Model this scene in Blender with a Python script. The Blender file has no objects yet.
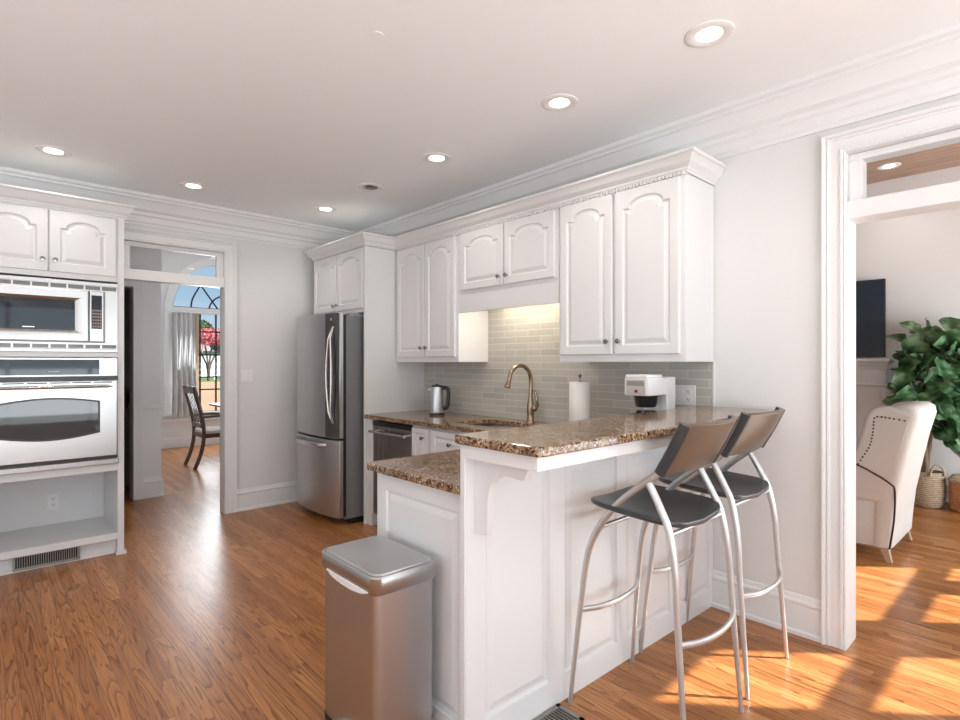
import bpy, bmesh, math, random
from mathutils import Vector, Matrix
random.seed(7)
R = math.radians
scene = bpy.context.scene
col = scene.collection

# ------------------------------------------------------------------ camera
CAMZ = 1.365
cam = bpy.data.cameras.new('camera')
cam.sensor_width = 36; cam.lens = 543/960*36; cam.shift_y = 3/960
cam.clip_start = .05; cam.clip_end = 300
co = bpy.data.objects.new('camera', cam); col.objects.link(co)
co.location = (0, 0, CAMZ); co.rotation_euler = (R(90), 0, -R(42.64))
scene.camera = co

# ------------------------------------------------------------------ world, sun, daylight, ceiling fill
w = bpy.data.worlds.new('sky'); scene.world = w; w.use_nodes = True
nt = w.node_tree; nt.nodes.clear()
wo = nt.nodes.new('ShaderNodeOutputWorld'); bg = nt.nodes.new('ShaderNodeBackground')
tc = nt.nodes.new('ShaderNodeTexCoord'); sp = nt.nodes.new('ShaderNodeSeparateXYZ')
cr = nt.nodes.new('ShaderNodeValToRGB')
cr.color_ramp.elements[0].position = 0.0; cr.color_ramp.elements[0].color = (.62, .76, .88, 1)
cr.color_ramp.elements[1].position = .6; cr.color_ramp.elements[1].color = (.18, .38, .72, 1)
e = cr.color_ramp.elements.new(.12); e.color = (.42, .63, .84, 1)
nt.links.new(tc.outputs['Generated'], sp.inputs[0]); nt.links.new(sp.outputs['Z'], cr.inputs[0])
nt.links.new(cr.outputs[0], bg.inputs[0]); nt.links.new(bg.outputs[0], wo.inputs[0])
bg.inputs[1].default_value = .95

def light(name, kind, loc, energy, color=(1, 1, 1), direction=None, **kw):
    l = bpy.data.lights.new(name, kind); l.energy = energy; l.color = color
    for k, v in kw.items(): setattr(l, k, v)
    o = bpy.data.objects.new(name, l); col.objects.link(o); o.location = loc
    if direction is not None:
        o.rotation_euler = Vector(direction).to_track_quat('-Z', 'Y').to_euler()
    return o
ELEV = R(33)
sd = Vector((-.6816, .7317, 0))*math.cos(ELEV) + Vector((0, 0, -math.sin(ELEV)))
light('sun', 'SUN', (8, -8, 6), 16, (1, .97, .92), sd, angle=R(.45))
# daylight coming in through the windows behind the camera and in the living and dining rooms, plus added ceiling fill lamps
light('daylight_patio_window', 'AREA', (.3, -2.50, 1.35), 50, (.88, .95, 1), (0, 1, .3), shape='RECTANGLE', size=4.4, size_y=2.0)
light('patio_ceiling_fill', 'AREA', (.3, -2.40, .9), 108, (.88, .95, 1), (0, .6, 1), shape='RECTANGLE', size=4.4, size_y=1.4, spread=R(150))  # added lamp below the patio window light, tilted up to brighten the ceiling
light('side_ceiling_fill', 'AREA', (-2.80, 1.4, 1.2), 62, (.88, .95, 1), (.6, .1, 1.2), shape='RECTANGLE', size=3.0, size_y=1.6)  # added fill at the unseen left window, aimed up at the ceiling
light('daylight_living_window', 'AREA', (5.4, -1.68, 1.5), 150, (.88, .95, 1), (0, 1, .3), shape='RECTANGLE', size=3.0, size_y=2.2)
light('daylight_dining_window', 'AREA', (3.13, 9.70, 1.7), 95, (.9, .96, 1), (0, -1, -.1), shape='RECTANGLE', size=1.6, size_y=2.2)
scene.view_settings.view_transform = 'Standard'
scene.view_settings.look = 'None'
scene.view_settings.exposure = 0.0
scene.view_settings.gamma = 1
scene.view_settings.use_curve_mapping = False

# ------------------------------------------------------------------ materials
def newmat(name):
    m = bpy.data.materials.new(name); m.use_nodes = True
    n = m.node_tree.nodes; b = n['Principled BSDF']
    return m, m.node_tree, b
def P(name, c, rough=.5, metal=0, spec=.5, noise=0, nscale=8, bump=0, emit=None, es=0, coat=0):
    m, t, b = newmat(name)
    b.inputs['Base Color'].default_value = (*c, 1); b.inputs['Roughness'].default_value = rough
    b.inputs['Metallic'].default_value = metal; b.inputs['Specular IOR Level'].default_value = spec
    if coat: b.inputs['Coat Weight'].default_value = coat; b.inputs['Coat Roughness'].default_value = .08
    if emit: b.inputs['Emission Color'].default_value = (*emit, 1); b.inputs['Emission Strength'].default_value = es
    tcn = t.nodes.new('ShaderNodeTexCoord'); nz = t.nodes.new('ShaderNodeTexNoise')
    nz.inputs['Scale'].default_value = nscale; nz.inputs['Detail'].default_value = 4
    t.links.new(tcn.outputs['Object'], nz.inputs['Vector'])
    if noise:
        mx = t.nodes.new('ShaderNodeMixRGB'); mx.inputs[1].default_value = (*[x*(1-noise) for x in c], 1)
        mx.inputs[2].default_value = (*[min(1, x*(1+noise)) for x in c], 1)
        t.links.new(nz.outputs[0], mx.inputs[0]); t.links.new(mx.outputs[0], b.inputs['Base Color'])
    if bump:
        bp = t.nodes.new('ShaderNodeBump'); bp.inputs['Strength'].default_value = bump
        bp.inputs['Distance'].default_value = .002
        t.links.new(nz.outputs[0], bp.inputs['Height']); t.links.new(bp.outputs[0], b.inputs['Normal'])
    return m
def math_node(t, op, a, b=None):
    n = t.nodes.new('ShaderNodeMath'); n.operation = op
    for i, v in enumerate((a, b)):
        if v is None: continue
        if isinstance(v, (int, float)): n.inputs[i].default_value = v
        else: t.links.new(v, n.inputs[i])
    return n.outputs[0]
def ramp(t, fac, stops):
    r = t.nodes.new('ShaderNodeValToRGB'); els = r.color_ramp.elements
    while len(els) < len(stops): els.new(.5)
    for e_, (p, c) in zip(els, stops): e_.position = p; e_.color = (*c, 1)
    t.links.new(fac, r.inputs[0]); return r.outputs[0]

def wood_floor():
    m, t, b = newmat('oak_strip_floor')
    g = t.nodes.new('ShaderNodeNewGeometry'); s = t.nodes.new('ShaderNodeSeparateXYZ')
    t.links.new(g.outputs['Position'], s.inputs[0])
    bw = .062
    xr = math_node(t, 'DIVIDE', s.outputs['X'], bw)
    row = math_node(t, 'FLOOR', xr)
    fx = math_node(t, 'FRACT', xr)
    wn = t.nodes.new('ShaderNodeTexWhiteNoise'); wn.noise_dimensions = '1D'; t.links.new(row, wn.inputs['W'])
    yo = math_node(t, 'ADD', math_node(t, 'DIVIDE', s.outputs['Y'], 1.1), math_node(t, 'MULTIPLY', wn.outputs[0], 9))
    cell = math_node(t, 'FLOOR', yo); fy = math_node(t, 'FRACT', yo)
    cv = t.nodes.new('ShaderNodeCombineXYZ'); t.links.new(row, cv.inputs[0]); t.links.new(cell, cv.inputs[1])
    wn2 = t.nodes.new('ShaderNodeTexWhiteNoise'); wn2.noise_dimensions = '2D'; t.links.new(cv.outputs[0], wn2.inputs['Vector'])
    # grain coordinates: stretched along Y, shifted per board
    gv = t.nodes.new('ShaderNodeCombineXYZ')
    t.links.new(math_node(t, 'ADD', math_node(t, 'MULTIPLY', s.outputs['X'], 1.0), math_node(t, 'MULTIPLY', wn2.outputs[0], 31)), gv.inputs[0])
    t.links.new(math_node(t, 'MULTIPLY', s.outputs['Y'], .055), gv.inputs[1])
    wv = t.nodes.new('ShaderNodeTexNoise'); wv.inputs['Scale'].default_value = 14; wv.inputs['Detail'].default_value = 2
    wv.inputs['Distortion'].default_value = .5
    t.links.new(gv.outputs[0], wv.inputs['Vector'])
    rings = math_node(t, 'FRACT', math_node(t, 'MULTIPLY', wv.outputs[0], 12))
    ringd = math_node(t, 'POWER', rings, 3.5)
    gv2 = t.nodes.new('ShaderNodeCombineXYZ')
    t.links.new(math_node(t, 'ADD', s.outputs['X'], math_node(t, 'MULTIPLY', wn2.outputs[0], 7)), gv2.inputs[0])
    t.links.new(math_node(t, 'MULTIPLY', s.outputs['Y'], .03), gv2.inputs[1])
    fine = t.nodes.new('ShaderNodeTexNoise'); fine.inputs['Scale'].default_value = 260; fine.inputs['Detail'].default_value = 3
    t.links.new(gv2.outputs[0], fine.inputs['Vector'])
    base = ramp(t, wn2.outputs[0], [(0, (.36, .135, .038)), (.5, (.46, .19, .058)), (1, (.56, .25, .09))])
    mx = t.nodes.new('ShaderNodeMixRGB'); mx.blend_type = 'MULTIPLY'
    t.links.new(math_node(t, 'MULTIPLY', ringd, .85), mx.inputs[0]); t.links.new(base, mx.inputs[1]); mx.inputs[2].default_value = (.30, .17, .10, 1)
    mx2 = t.nodes.new('ShaderNodeMixRGB'); mx2.blend_type = 'MULTIPLY'; mx2.inputs[0].default_value = .55
    t.links.new(mx.outputs[0], mx2.inputs[1])
    t.links.new(ramp(t, fine.outputs[0], [(.3, (.55, .48, .42)), (.6, (1.0, 1.0, 1.0))]), mx2.inputs[2])
    # gaps
    ex = math_node(t, 'MINIMUM', fx, math_node(t, 'SUBTRACT', 1, fx))
    ey = math_node(t, 'MULTIPLY', math_node(t, 'MINIMUM', fy, math_node(t, 'SUBTRACT', 1, fy)), 1.1/bw)
    gap = math_node(t, 'LESS_THAN', math_node(t, 'MINIMUM', ex, ey), .016)
    mx3 = t.nodes.new('ShaderNodeMixRGB'); t.links.new(math_node(t, 'MULTIPLY', gap, .6), mx3.inputs[0])
    t.links.new(mx2.outputs[0], mx3.inputs[1]); mx3.inputs[2].default_value = (.07, .025, .01, 1)
    t.links.new(mx3.outputs[0], b.inputs['Base Color'])
    b.inputs['Roughness'].default_value = .28; b.inputs['Specular IOR Level'].default_value = .4
    bp = t.nodes.new('ShaderNodeBump'); bp.inputs['Strength'].default_value = .25; bp.inputs['Distance'].default_value = .0008
    t.links.new(math_node(t, 'SUBTRACT', fine.outputs[0], math_node(t, 'MULTIPLY', gap, 1.5)), bp.inputs['Height'])
    t.links.new(bp.outputs[0], b.inputs['Normal'])
    return m
def granite():
    m, t, b = newmat('brown_granite')
    g = t.nodes.new('ShaderNodeNewGeometry')
    n1 = t.nodes.new('ShaderNodeTexNoise'); n1.inputs['Scale'].default_value = 10; n1.inputs['Detail'].default_value = 3
    v1 = t.nodes.new('ShaderNodeTexVoronoi'); v1.inputs['Scale'].default_value = 170
    v2 = t.nodes.new('ShaderNodeTexVoronoi'); v2.inputs['Scale'].default_value = 95
    n2 = t.nodes.new('ShaderNodeTexNoise'); n2.inputs['Scale'].default_value = 75; n2.inputs['Detail'].default_value = 4
    for n in (n1, v1, v2, n2): t.links.new(g.outputs['Position'], n.inputs['Vector'])
    s1 = t.nodes.new('ShaderNodeSeparateColor'); t.links.new(v1.outputs['Color'], s1.inputs[0])
    s2 = t.nodes.new('ShaderNodeSeparateColor'); t.links.new(v2.outputs['Color'], s2.inputs[0])
    c1 = ramp(t, s1.outputs[0], [(0, (.012, .008, .006)), (.25, (.07, .036, .02)), (.5, (.24, .14, .075)), (.78, (.44, .30, .18)), (1, (.74, .64, .50))])
    c2 = ramp(t, s2.outputs[1], [(0, (.012, .008, .006)), (.3, (.12, .06, .03)), (.6, (.30, .18, .10)), (1, (.52, .39, .27))])
    mx = t.nodes.new('ShaderNodeMixRGB'); t.links.new(ramp(t, n2.outputs[0], [(.42, (0, 0, 0)), (.58, (1, 1, 1))]), mx.inputs[0])
    t.links.new(c1, mx.inputs[1]); t.links.new(c2, mx.inputs[2])
    mx2 = t.nodes.new('ShaderNodeMixRGB'); mx2.blend_type = 'MULTIPLY'; mx2.inputs[0].default_value = .6
    t.links.new(mx.outputs[0], mx2.inputs[1]); t.links.new(ramp(t, n1.outputs[0], [(.35, (.6, .5, .42)), (.65, (1.15, 1.1, 1.05))]), mx2.inputs[2])
    t.links.new(mx2.outputs[0], b.inputs['Base Color'])
    b.inputs['Roughness'].default_value = .10; b.inputs['Specular IOR Level'].default_value = .35
    return m
def steel(name, c=(.55, .54, .53), rough=.28, axis='Z'):
    m, t, b = newmat(name)
    tcn = t.nodes.new('ShaderNodeTexCoord'); mp = t.nodes.new('ShaderNodeMapping')
    mp.inputs['Scale'].default_value = {'Z': (220, 220, 1), 'X': (1, 1, 260), 'H': (3, 3, 300)}[axis]
    nz = t.nodes.new('ShaderNodeTexNoise'); nz.inputs['Scale'].default_value = 1.0; nz.inputs['Detail'].default_value = 2
    t.links.new(tcn.outputs['Object'], mp.inputs[0]); t.links.new(mp.outputs[0], nz.inputs['Vector'])
    b.inputs['Metallic'].default_value = 1; b.inputs['Base Color'].default_value = (*c, 1)
    t.links.new(math_node(t, 'ADD', math_node(t, 'MULTIPLY', nz.outputs[0], .05), rough), b.inputs['Roughness'])
    b.inputs['Anisotropic'].default_value = .5
    return m
def tile_mat():
    m, t, b = newmat('glass_tile')
    g = t.nodes.new('ShaderNodeNewGeometry'); s = t.nodes.new('ShaderNodeSeparateXYZ'); c = t.nodes.new('ShaderNodeCombineXYZ')
    t.links.new(g.outputs['Position'], s.inputs[0]); t.links.new(s.outputs['Y'], c.inputs[0]); t.links.new(math_node(t, 'SUBTRACT', s.outputs['Z'], .932), c.inputs[1])
    bt = t.nodes.new('ShaderNodeTexBrick'); bt.inputs['Scale'].default_value = 1
    bt.inputs['Brick Width'].default_value = .25; bt.inputs['Row Height'].default_value = .0487
    bt.inputs['Mortar Size'].default_value = .0016; bt.inputs['Mortar Smooth'].default_value = .1
    bt.inputs['Color1'].default_value = (.42, .41, .37, 1); bt.inputs['Color2'].default_value = (.50, .48, .43, 1)
    bt.inputs['Mortar'].default_value = (.66, .65, .61, 1)
    t.links.new(c.outputs[0], bt.inputs['Vector']); t.links.new(bt.outputs[0], b.inputs['Base Color'])
    b.inputs['Roughness'].default_value = .16
    bp = t.nodes.new('ShaderNodeBump'); bp.inputs['Strength'].default_value = .5; bp.inputs['Distance'].default_value = .001; bp.invert = True
    t.links.new(bt.outputs['Fac'], bp.inputs['Height']); t.links.new(bp.outputs[0], b.inputs['Normal'])
    return m
def wicker(name, ca, cb, sc=70):
    m, t, b = newmat(name)
    tcn = t.nodes.new('ShaderNodeTexCoord'); ck = t.nodes.new('ShaderNodeTexWave'); ck.wave_type = 'BANDS'; ck.bands_direction = 'Z'
    ck.inputs['Scale'].default_value = sc/4; ck.inputs['Distortion'].default_value = 3; ck.inputs['Detail'].default_value = 2; ck.inputs['Detail Scale'].default_value = 8
    t.links.new(tcn.outputs['Object'], ck.inputs['Vector'])
    nz = t.nodes.new('ShaderNodeTexVoronoi'); nz.inputs['Scale'].default_value = sc
    t.links.new(tcn.outputs['Object'], nz.inputs['Vector'])
    f = math_node(t, 'MULTIPLY', math_node(t, 'ADD', ck.outputs['Fac'], nz.outputs['Distance']), .6)
    t.links.new(ramp(t, f, [(.1, cb), (.7, ca)]), b.inputs['Base Color']); b.inputs['Roughness'].default_value = .75
    bp = t.nodes.new('ShaderNodeBump'); bp.inputs['Strength'].default_value = .8; bp.inputs['Distance'].default_value = .006
    t.links.new(f, bp.inputs['Height']); t.links.new(bp.outputs[0], b.inputs['Normal'])
    return m
def glass_mat(name='clear_pane'):
    m = bpy.data.materials.new(name); m.use_nodes = True; t = m.node_tree; t.nodes.clear()
    o = t.nodes.new('ShaderNodeOutputMaterial'); a = t.nodes.new('ShaderNodeBsdfTransparent'); gl = t.nodes.new('ShaderNodeBsdfGlossy')
    gl.inputs['Roughness'].default_value = .02; fr = t.nodes.new('ShaderNodeFresnel'); fr.inputs[0].default_value = 1.45
    mx = t.nodes.new('ShaderNodeMixShader'); t.links.new(fr.outputs[0], mx.inputs[0]); t.links.new(a.outputs[0], mx.inputs[1]); t.links.new(gl.outputs[0], mx.inputs[2])
    t.links.new(mx.outputs[0], o.inputs[0]); return m
def planks(name, ca, cb, axis='Y', wd=.09):
    m, t, b = newmat(name)
    g = t.nodes.new('ShaderNodeNewGeometry'); mp = t.nodes.new('ShaderNodeMapping')
    mp.inputs['Scale'].default_value = (22, 1.2, 1)
    nz = t.nodes.new('ShaderNodeTexNoise'); nz.inputs['Scale'].default_value = 2; nz.inputs['Detail'].default_value = 4
    t.links.new(g.outputs['Position'], mp.inputs[0]); t.links.new(mp.outputs[0], nz.inputs['Vector'])
    s = t.nodes.new('ShaderNodeSeparateXYZ'); t.links.new(g.outputs['Position'], s.inputs[0])
    fx = math_node(t, 'FRACT', math_node(t, 'DIVIDE', s.outputs['X'], wd))
    gap = math_node(t, 'LESS_THAN', fx, .06)
    mx = t.nodes.new('ShaderNodeMixRGB'); t.links.new(gap, mx.inputs[0]); t.links.new(ramp(t, nz.outputs[0], [(.3, ca), (.7, cb)]), mx.inputs[1])
    mx.inputs[2].default_value = (ca[0]*.4, ca[1]*.4, ca[2]*.4, 1)
    t.links.new(mx.outputs[0], b.inputs['Base Color']); b.inputs['Roughness'].default_value = .5
    return m
def leafmat():
    m, t, b = newmat('fig_leaf')
    oi = t.nodes.new('ShaderNodeTexCoord'); nz = t.nodes.new('ShaderNodeTexNoise'); nz.inputs['Scale'].default_value = 9
    t.links.new(oi.outputs['Object'], nz.inputs['Vector'])
    t.links.new(ramp(t, nz.outputs[0], [(.35, (.025, .07, .028)), (.5, (.075, .18, .07)), (.64, (.24, .40, .22))]), b.inputs['Base Color'])
    b.inputs['Roughness'].default_value = .32
    return m
WHITE = P('white_cabinet_paint', (.74, .735, .73), .32, noise=.01)
TRIM = P('white_trim_paint', (.78, .775, .77), .35, noise=.01)
WALL = P('wall_paint', (.73, .725, .715), .6, noise=.012, nscale=3)
CEIL = P('ceiling_paint', (.90, .915, .92), .8, noise=.01)
LWALL = P('living_wall_paint', (.82, .81, .795), .6, noise=.01)
FLOOR = wood_floor(); GRAN = granite(); TILE = tile_mat(); GLASS = glass_mat()
STEEL = steel('brushed_steel', (.58, .58, .59), .34); STEELH = steel('brushed_steel_horizontal', (.52, .515, .51), .30, 'H')
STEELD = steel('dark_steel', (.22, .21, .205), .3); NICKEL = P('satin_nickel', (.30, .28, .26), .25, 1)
BRONZE = P('brushed_bronze', (.36, .27, .19), .24, 1)
CHROME = P('satin_chrome', (.74, .74, .75), .25, 1)
TUBE = P('silver_powder_coat', (.60, .595, .585), .36, .75)
BLACK = P('black_plastic', (.015, .015, .016), .3); DARKGAP = P('dark_shadow_gap', (.02, .02, .02), .7)
BGLASS = P('black_glass', (.012, .02, .032), .04, 0, .5)
OVENGL = P('oven_glass', (.035, .04, .042), .03, 0, .7)
LEATH = P('black_leather', (.035, .037, .04), .33, bump=.2, nscale=120)
TAUPE = P('taupe_leather', (.115, .078, .052), .38, bump=.2, nscale=120)
PIPING = P('grey_piping', (.45, .42, .38), .5)
PLASW = P('white_plastic', (.82, .81, .80), .3)
PAPER = P('paper_towel', (.85, .82, .78), .9, bump=.5, nscale=60)
EMIT = P('lamp_lens', (1, 1, 1), .5, emit=(1, .93, .82), es=9)
UCL = P('under_cabinet_lens', (1, 1, 1), .5, emit=(1, .84, .62), es=1)
FABRIC = P('linen_fabric', (.58, .555, .52), .9, noise=.08, nscale=180, bump=.5)
NAIL = P('dark_nailhead', (.05, .035, .03), .35, .7)
PALEWOOD = P('pale_weathered_wood', (.46, .33, .23), .55, noise=.15, nscale=30)
DWOOD = P('dark_walnut', (.062, .028, .016), .3, noise=.3, nscale=20)
MAHOG = P('mahogany', (.09, .02, .012), .3)
CURT = P('white_curtain', (.62, .61, .61), .85); CURTC = P('tan_window_frame', (.50, .36, .25), .5)
SEATF = P('seat_fabric', (.52, .46, .40), .9)
TV = P('tv_screen', (.010, .022, .04), .12, 0, .7)  # bluish reflection painted into the base colour
MARBLE = P('tan_marble', (.50, .42, .34), .3, noise=.15, nscale=9)
GREYROOM = P('grey_room_paint', (.50, .49, .46), .8)
WOODC = planks('stained_wood_ceiling', (.27, .14, .08), (.50, .31, .20))
LEAF = leafmat(); BARK = P('fig_bark', (.30, .20, .13), .8, noise=.3, nscale=30)
SEAGRASS = wicker('seagrass', (.56, .44, .30), (.16, .10, .06)); COPWICK = wicker('copper_wicker', (.52, .22, .08), (.12, .04, .015))
REG = P('register_metal', (.33, .31, .28), .35, .8)
IRON = P('black_iron', (.012, .012, .012), .5)
LAWN = P('dormant_lawn', (.36, .22, .125), .95, noise=.2, nscale=2)
GREENG = P('green_verge', (.08, .14, .035), .95, noise=.2, nscale=2)
MYRT = P('pink_blossom', (.50, .10, .13), .8, noise=.6, nscale=3); TREEG = P('green_tree_leaf', (.045, .10, .03), .8, noise=.5, nscale=2)
FENCEW = P('fence_white', (.8, .8, .8), .7); HOUSE = P('house_siding', (.34, .42, .44), .8)
COUNTW = P('white_coffee_maker', (.83, .82, .81), .28)

# ------------------------------------------------------------------ mesh helper
class MB:
    def __init__(s): s.v = []; s.f = []
    def add(s, vs, fs):
        o = len(s.v); s.v += [Vector(p) for p in vs]; s.f += [tuple(i+o for i in f) for f in fs]; return s
    def box(s, x0, x1, y0, y1, z0, z1):
        x0, x1 = sorted((x0, x1)); y0, y1 = sorted((y0, y1)); z0, z1 = sorted((z0, z1))
        return s.add([(x0,y0,z0),(x1,y0,z0),(x1,y1,z0),(x0,y1,z0),(x0,y0,z1),(x1,y0,z1),(x1,y1,z1),(x0,y1,z1)],
                     [(0,3,2,1),(4,5,6,7),(0,1,5,4),(1,2,6,5),(2,3,7,6),(3,0,4,7)])
    def loft(s, rings, close=True, cap=True, loop=False):
        n = len(rings[0]); vs = [p for r in rings for p in r]; fs = []
        m = len(rings)
        for i in range(m if loop else m-1):
            a, b2 = i*n, ((i+1) % m)*n
            for j in range(n if close else n-1):
                k = (j+1) % n; fs.append((a+j, a+k, b2+k, b2+j))
        if cap and not loop: fs.append(tuple(range(n-1, -1, -1))); fs.append(tuple(range((m-1)*n, m*n)))
        return s.add(vs, fs)
    def tube(s, pts, r, n=12, cap=True, flat=None, loop=False):
        pts = [Vector(p) for p in pts]; rr = r if isinstance(r, (list, tuple)) else [r]*len(pts)
        rings = []; up = None
        N = len(pts)
        for i, p in enumerate(pts):
            if loop: d = (pts[(i+1) % N]-pts[i-1]).normalized()
            else: d = (pts[min(i+1, N-1)]-pts[max(i-1, 0)]).normalized()
            if up is None:
                up = Vector((0, 0, 1)) if abs(d.z) < .9 else Vector((1, 0, 0))
            up = (up - d*up.dot(d)).normalized(); sd_ = d.cross(up)
            fa, fb = flat if flat else (1, 1)
            rings.append([p + up*math.cos(a)*rr[i]*fa + sd_*math.sin(a)*rr[i]*fb for a in [2*math.pi*k/n for k in range(n)]])
        return s.loft(rings, cap=cap, loop=loop)
    def lathe(s, prof, c=(0, 0, 0), n=32, axis='Z'):
        c = Vector(c); rings = []
        for r, z in prof:
            ring = []
            for k in range(n):
                a = 2*math.pi*k/n
                q = (r*math.cos(a), r*math.sin(a), z)
                if axis == 'X': q = (z, q[0], q[1])
                if axis == 'Y': q = (q[1], z, q[0])
                ring.append(c+Vector(q))
            rings.append(ring)
        return s.loft(rings)
    def prism(s, poly, ax, a0, a1):
        def mk(p, a): return {'X': (a, p[0], p[1]), 'Y': (p[0], a, p[1]), 'Z': (p[0], p[1], a)}[ax]
        return s.loft([[mk(p, a0) for p in poly], [mk(p, a1) for p in poly]])
    def sphere(s, c, r, n=14, m=8, sc=(1, 1, 1)):
        c = Vector(c); rings = []
        for i in range(m+1):
            t_ = math.pi*i/m; rad = max(math.sin(t_), .001)
            rings.append([c+Vector((r*sc[0]*rad*math.cos(2*math.pi*k/n), r*sc[1]*rad*math.sin(2*math.pi*k/n), -r*sc[2]*math.cos(t_))) for k in range(n)])
        return s.loft(rings)
    def sweep(s, path, prof, mapf, closed=False):
        """profile (offset to the left of the path, depth) swept along a 2D path with mitred corners"""
        rings = []; N = len(path)
        P2 = [Vector(p) for p in path]
        for i in range(N):
            def nrm(a, b2): d = (b2-a).normalized(); return Vector((-d.y, d.x))
            n1 = nrm(P2[i-1], P2[i]) if (i > 0 or closed) else None
            n2 = nrm(P2[i], P2[(i+1) % N]) if (i < N-1 or closed) else None
            if n1 is None: mm = n2
            elif n2 is None: mm = n1
            else: mm = (n1+n2); mm = mm/(1+n1.dot(n2))
            rings.append([mapf(P2[i].x+mm.x*o, P2[i].y+mm.y*o, d) for o, d in prof])
        return s.loft(rings, loop=closed)
    def xf(s, fn): s.v = [Vector(fn(p)) for p in s.v]; return s

def rrect(x0, x1, y0, y1, r, k=5):
    pts = []
    for cx, cy, a0 in ((x1-r, y1-r, 0), (x0+r, y1-r, 90), (x0+r, y0+r, 180), (x1-r, y0+r, 270)):
        for j in range(k):
            a = R(a0+90*j/(k-1)); pts.append((cx+r*math.cos(a), cy+r*math.sin(a)))
    return pts

def spl(ps, k=6):
    ps = [Vector(p) for p in ps]; out = []
    for i in range(len(ps)-1):
        p0, p1, p2, p3 = ps[max(i-1, 0)], ps[i], ps[i+1], ps[min(i+2, len(ps)-1)]
        for j in range(k):
            t = j/k; out.append(.5*((2*p1)+(-p0+p2)*t+(2*p0-5*p1+4*p2-p3)*t*t+(-p0+3*p1-3*p2+p3)*t**3))
    out.append(ps[-1]); return out
def finish(o, smooth, bevel, subd, seg=2):
    me = o.data
    if smooth:
        me.shade_smooth()
        try: me.set_sharp_from_angle(angle=R(smooth))
        except Exception: pass
    if bevel:
        m = o.modifiers.new('bevel', 'BEVEL'); m.width = bevel; m.segments = seg; m.limit_method = 'ANGLE'; m.angle_limit = R(35)
    if subd:
        m = o.modifiers.new('subsurf', 'SUBSURF'); m.levels = subd; m.render_levels = subd
def wloc(o):
    v = Vector((0, 0, 0))
    while o: v += o.location; o = o.parent
    return v
def mesh(name, mb, mat, parent=None, smooth=35, bevel=0, subd=0, origin=None, label=None, cat=None, group=None, kind=None):
    if parent is not None: org = wloc(parent)
    elif origin is not None: org = Vector(origin)
    else:
        xs = [p.x for p in mb.v]; ys = [p.y for p in mb.v]; zs = [p.z for p in mb.v]
        org = Vector(((min(xs)+max(xs))/2, (min(ys)+max(ys))/2, min(zs)))
    me = bpy.data.meshes.new(name); me.from_pydata([p-org for p in mb.v], [], mb.f)
    bm = bmesh.new(); bm.from_mesh(me); bmesh.ops.recalc_face_normals(bm, faces=bm.faces); bm.to_mesh(me); bm.free()
    me.materials.append(mat)
    o = bpy.data.objects.new(name, me); col.objects.link(o)
    if parent is not None: o.parent = parent
    else: o.location = org
    finish(o, smooth, bevel, subd)
    tag(o, label, cat, group, kind)
    return o
def tag(o, label=None, cat=None, group=None, kind=None):
    if label: o['label'] = label
    if cat: o['category'] = cat
    if group: o['group'] = group
    if kind: o['kind'] = kind
    return o
def thing(name, loc, label=None, cat=None, group=None, kind=None):
    o = bpy.data.objects.new(name, None); col.objects.link(o); o.location = loc; o.empty_display_size = .1
    return tag(o, label, cat, group, kind)
def copy_tree(o, parent=None):
    c = o.copy(); col.objects.link(c)
    if parent: c.parent = parent
    for ch in list(o.children): copy_tree(ch, c)
    return c
def bx(*a): return MB().box(*a)
def S(name, mb, mat, **k): return mesh(name, mb, mat, kind='structure', **k)

# raised-panel door slab; O = outer bottom corner, u = width direction, n = outward normal
def door_mb(O, u, n, w, h, th=.02, arch=0, fr=.055, mb=None):
    O = Vector(O); u = Vector(u); n = Vector(n); z = Vector((0, 0, 1)); mb = mb or MB()
    NA = 17
    def outline(d, k=0):
        x0, x1, y0 = fr+d, w-fr-d, fr+d
        ys = h-fr-d-arch
        pts = [(x0, y0), (x1, y0), (x1, ys)]
        if arch:
            sw = (x1-x0)*.13; a0, a1 = x1-sw, x0+sw; cx = (a0+a1)/2; hw = (a0-a1)/2
            rise = arch
            for i in range(NA):
                th_ = math.pi*i/(NA-1)
                pts.append((cx+hw*math.cos(th_), ys+rise*math.sin(th_)**.85))
        pts.append((x0, ys))
        return pts
    def P3(p, d): return O + u*p[0] + z*p[1] + n*(th+d)
    o0 = outline(0); N = len(o0)
    rect = []
    for i, p in enumerate(o0):
        if i == 0: rect.append((0, 0))
        elif i == 1: rect.append((w, 0))
        elif i == 2: rect.append((w, h))
        elif i == N-1: rect.append((0, h))
        else: rect.append((p[0], h))
    e_ = .004
    edge = [(min(max(p[0], e_), w-e_), min(max(p[1], e_), h-e_)) for p in rect]
    rings = [[P3(p, -th) for p in rect], [P3(p, -e_) for p in rect], [P3(p, 0) for p in edge], [P3(p, 0) for p in o0],
             [P3(p, -.010) for p in outline(.007)], [P3(p, -.010) for p in outline(.014)],
             [P3(p, -.001) for p in outline(.036)]]
    mb.loft(rings, cap=False)
    c = mb.v[-N:]
    base = len(mb.v)-N
    mb.f.append(tuple(base+i for i in range(N)))
    return mb
def knob(parent, p, n, mat=None, r=.0155):
    mb = MB(); p = Vector(p); n = Vector(n)
    ax = 'X' if abs(n.x) > .5 else 'Y'; sg = n.x if ax == 'X' else n.y
    mb.lathe([(.006, 0), (.006, sg*.014), (r*.8, sg*.017), (r, sg*.022), (r*.85, sg*.028), (.003, sg*.030)], p, 14, ax)
    return mesh('knob', mb, mat or NICKEL, parent)
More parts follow.
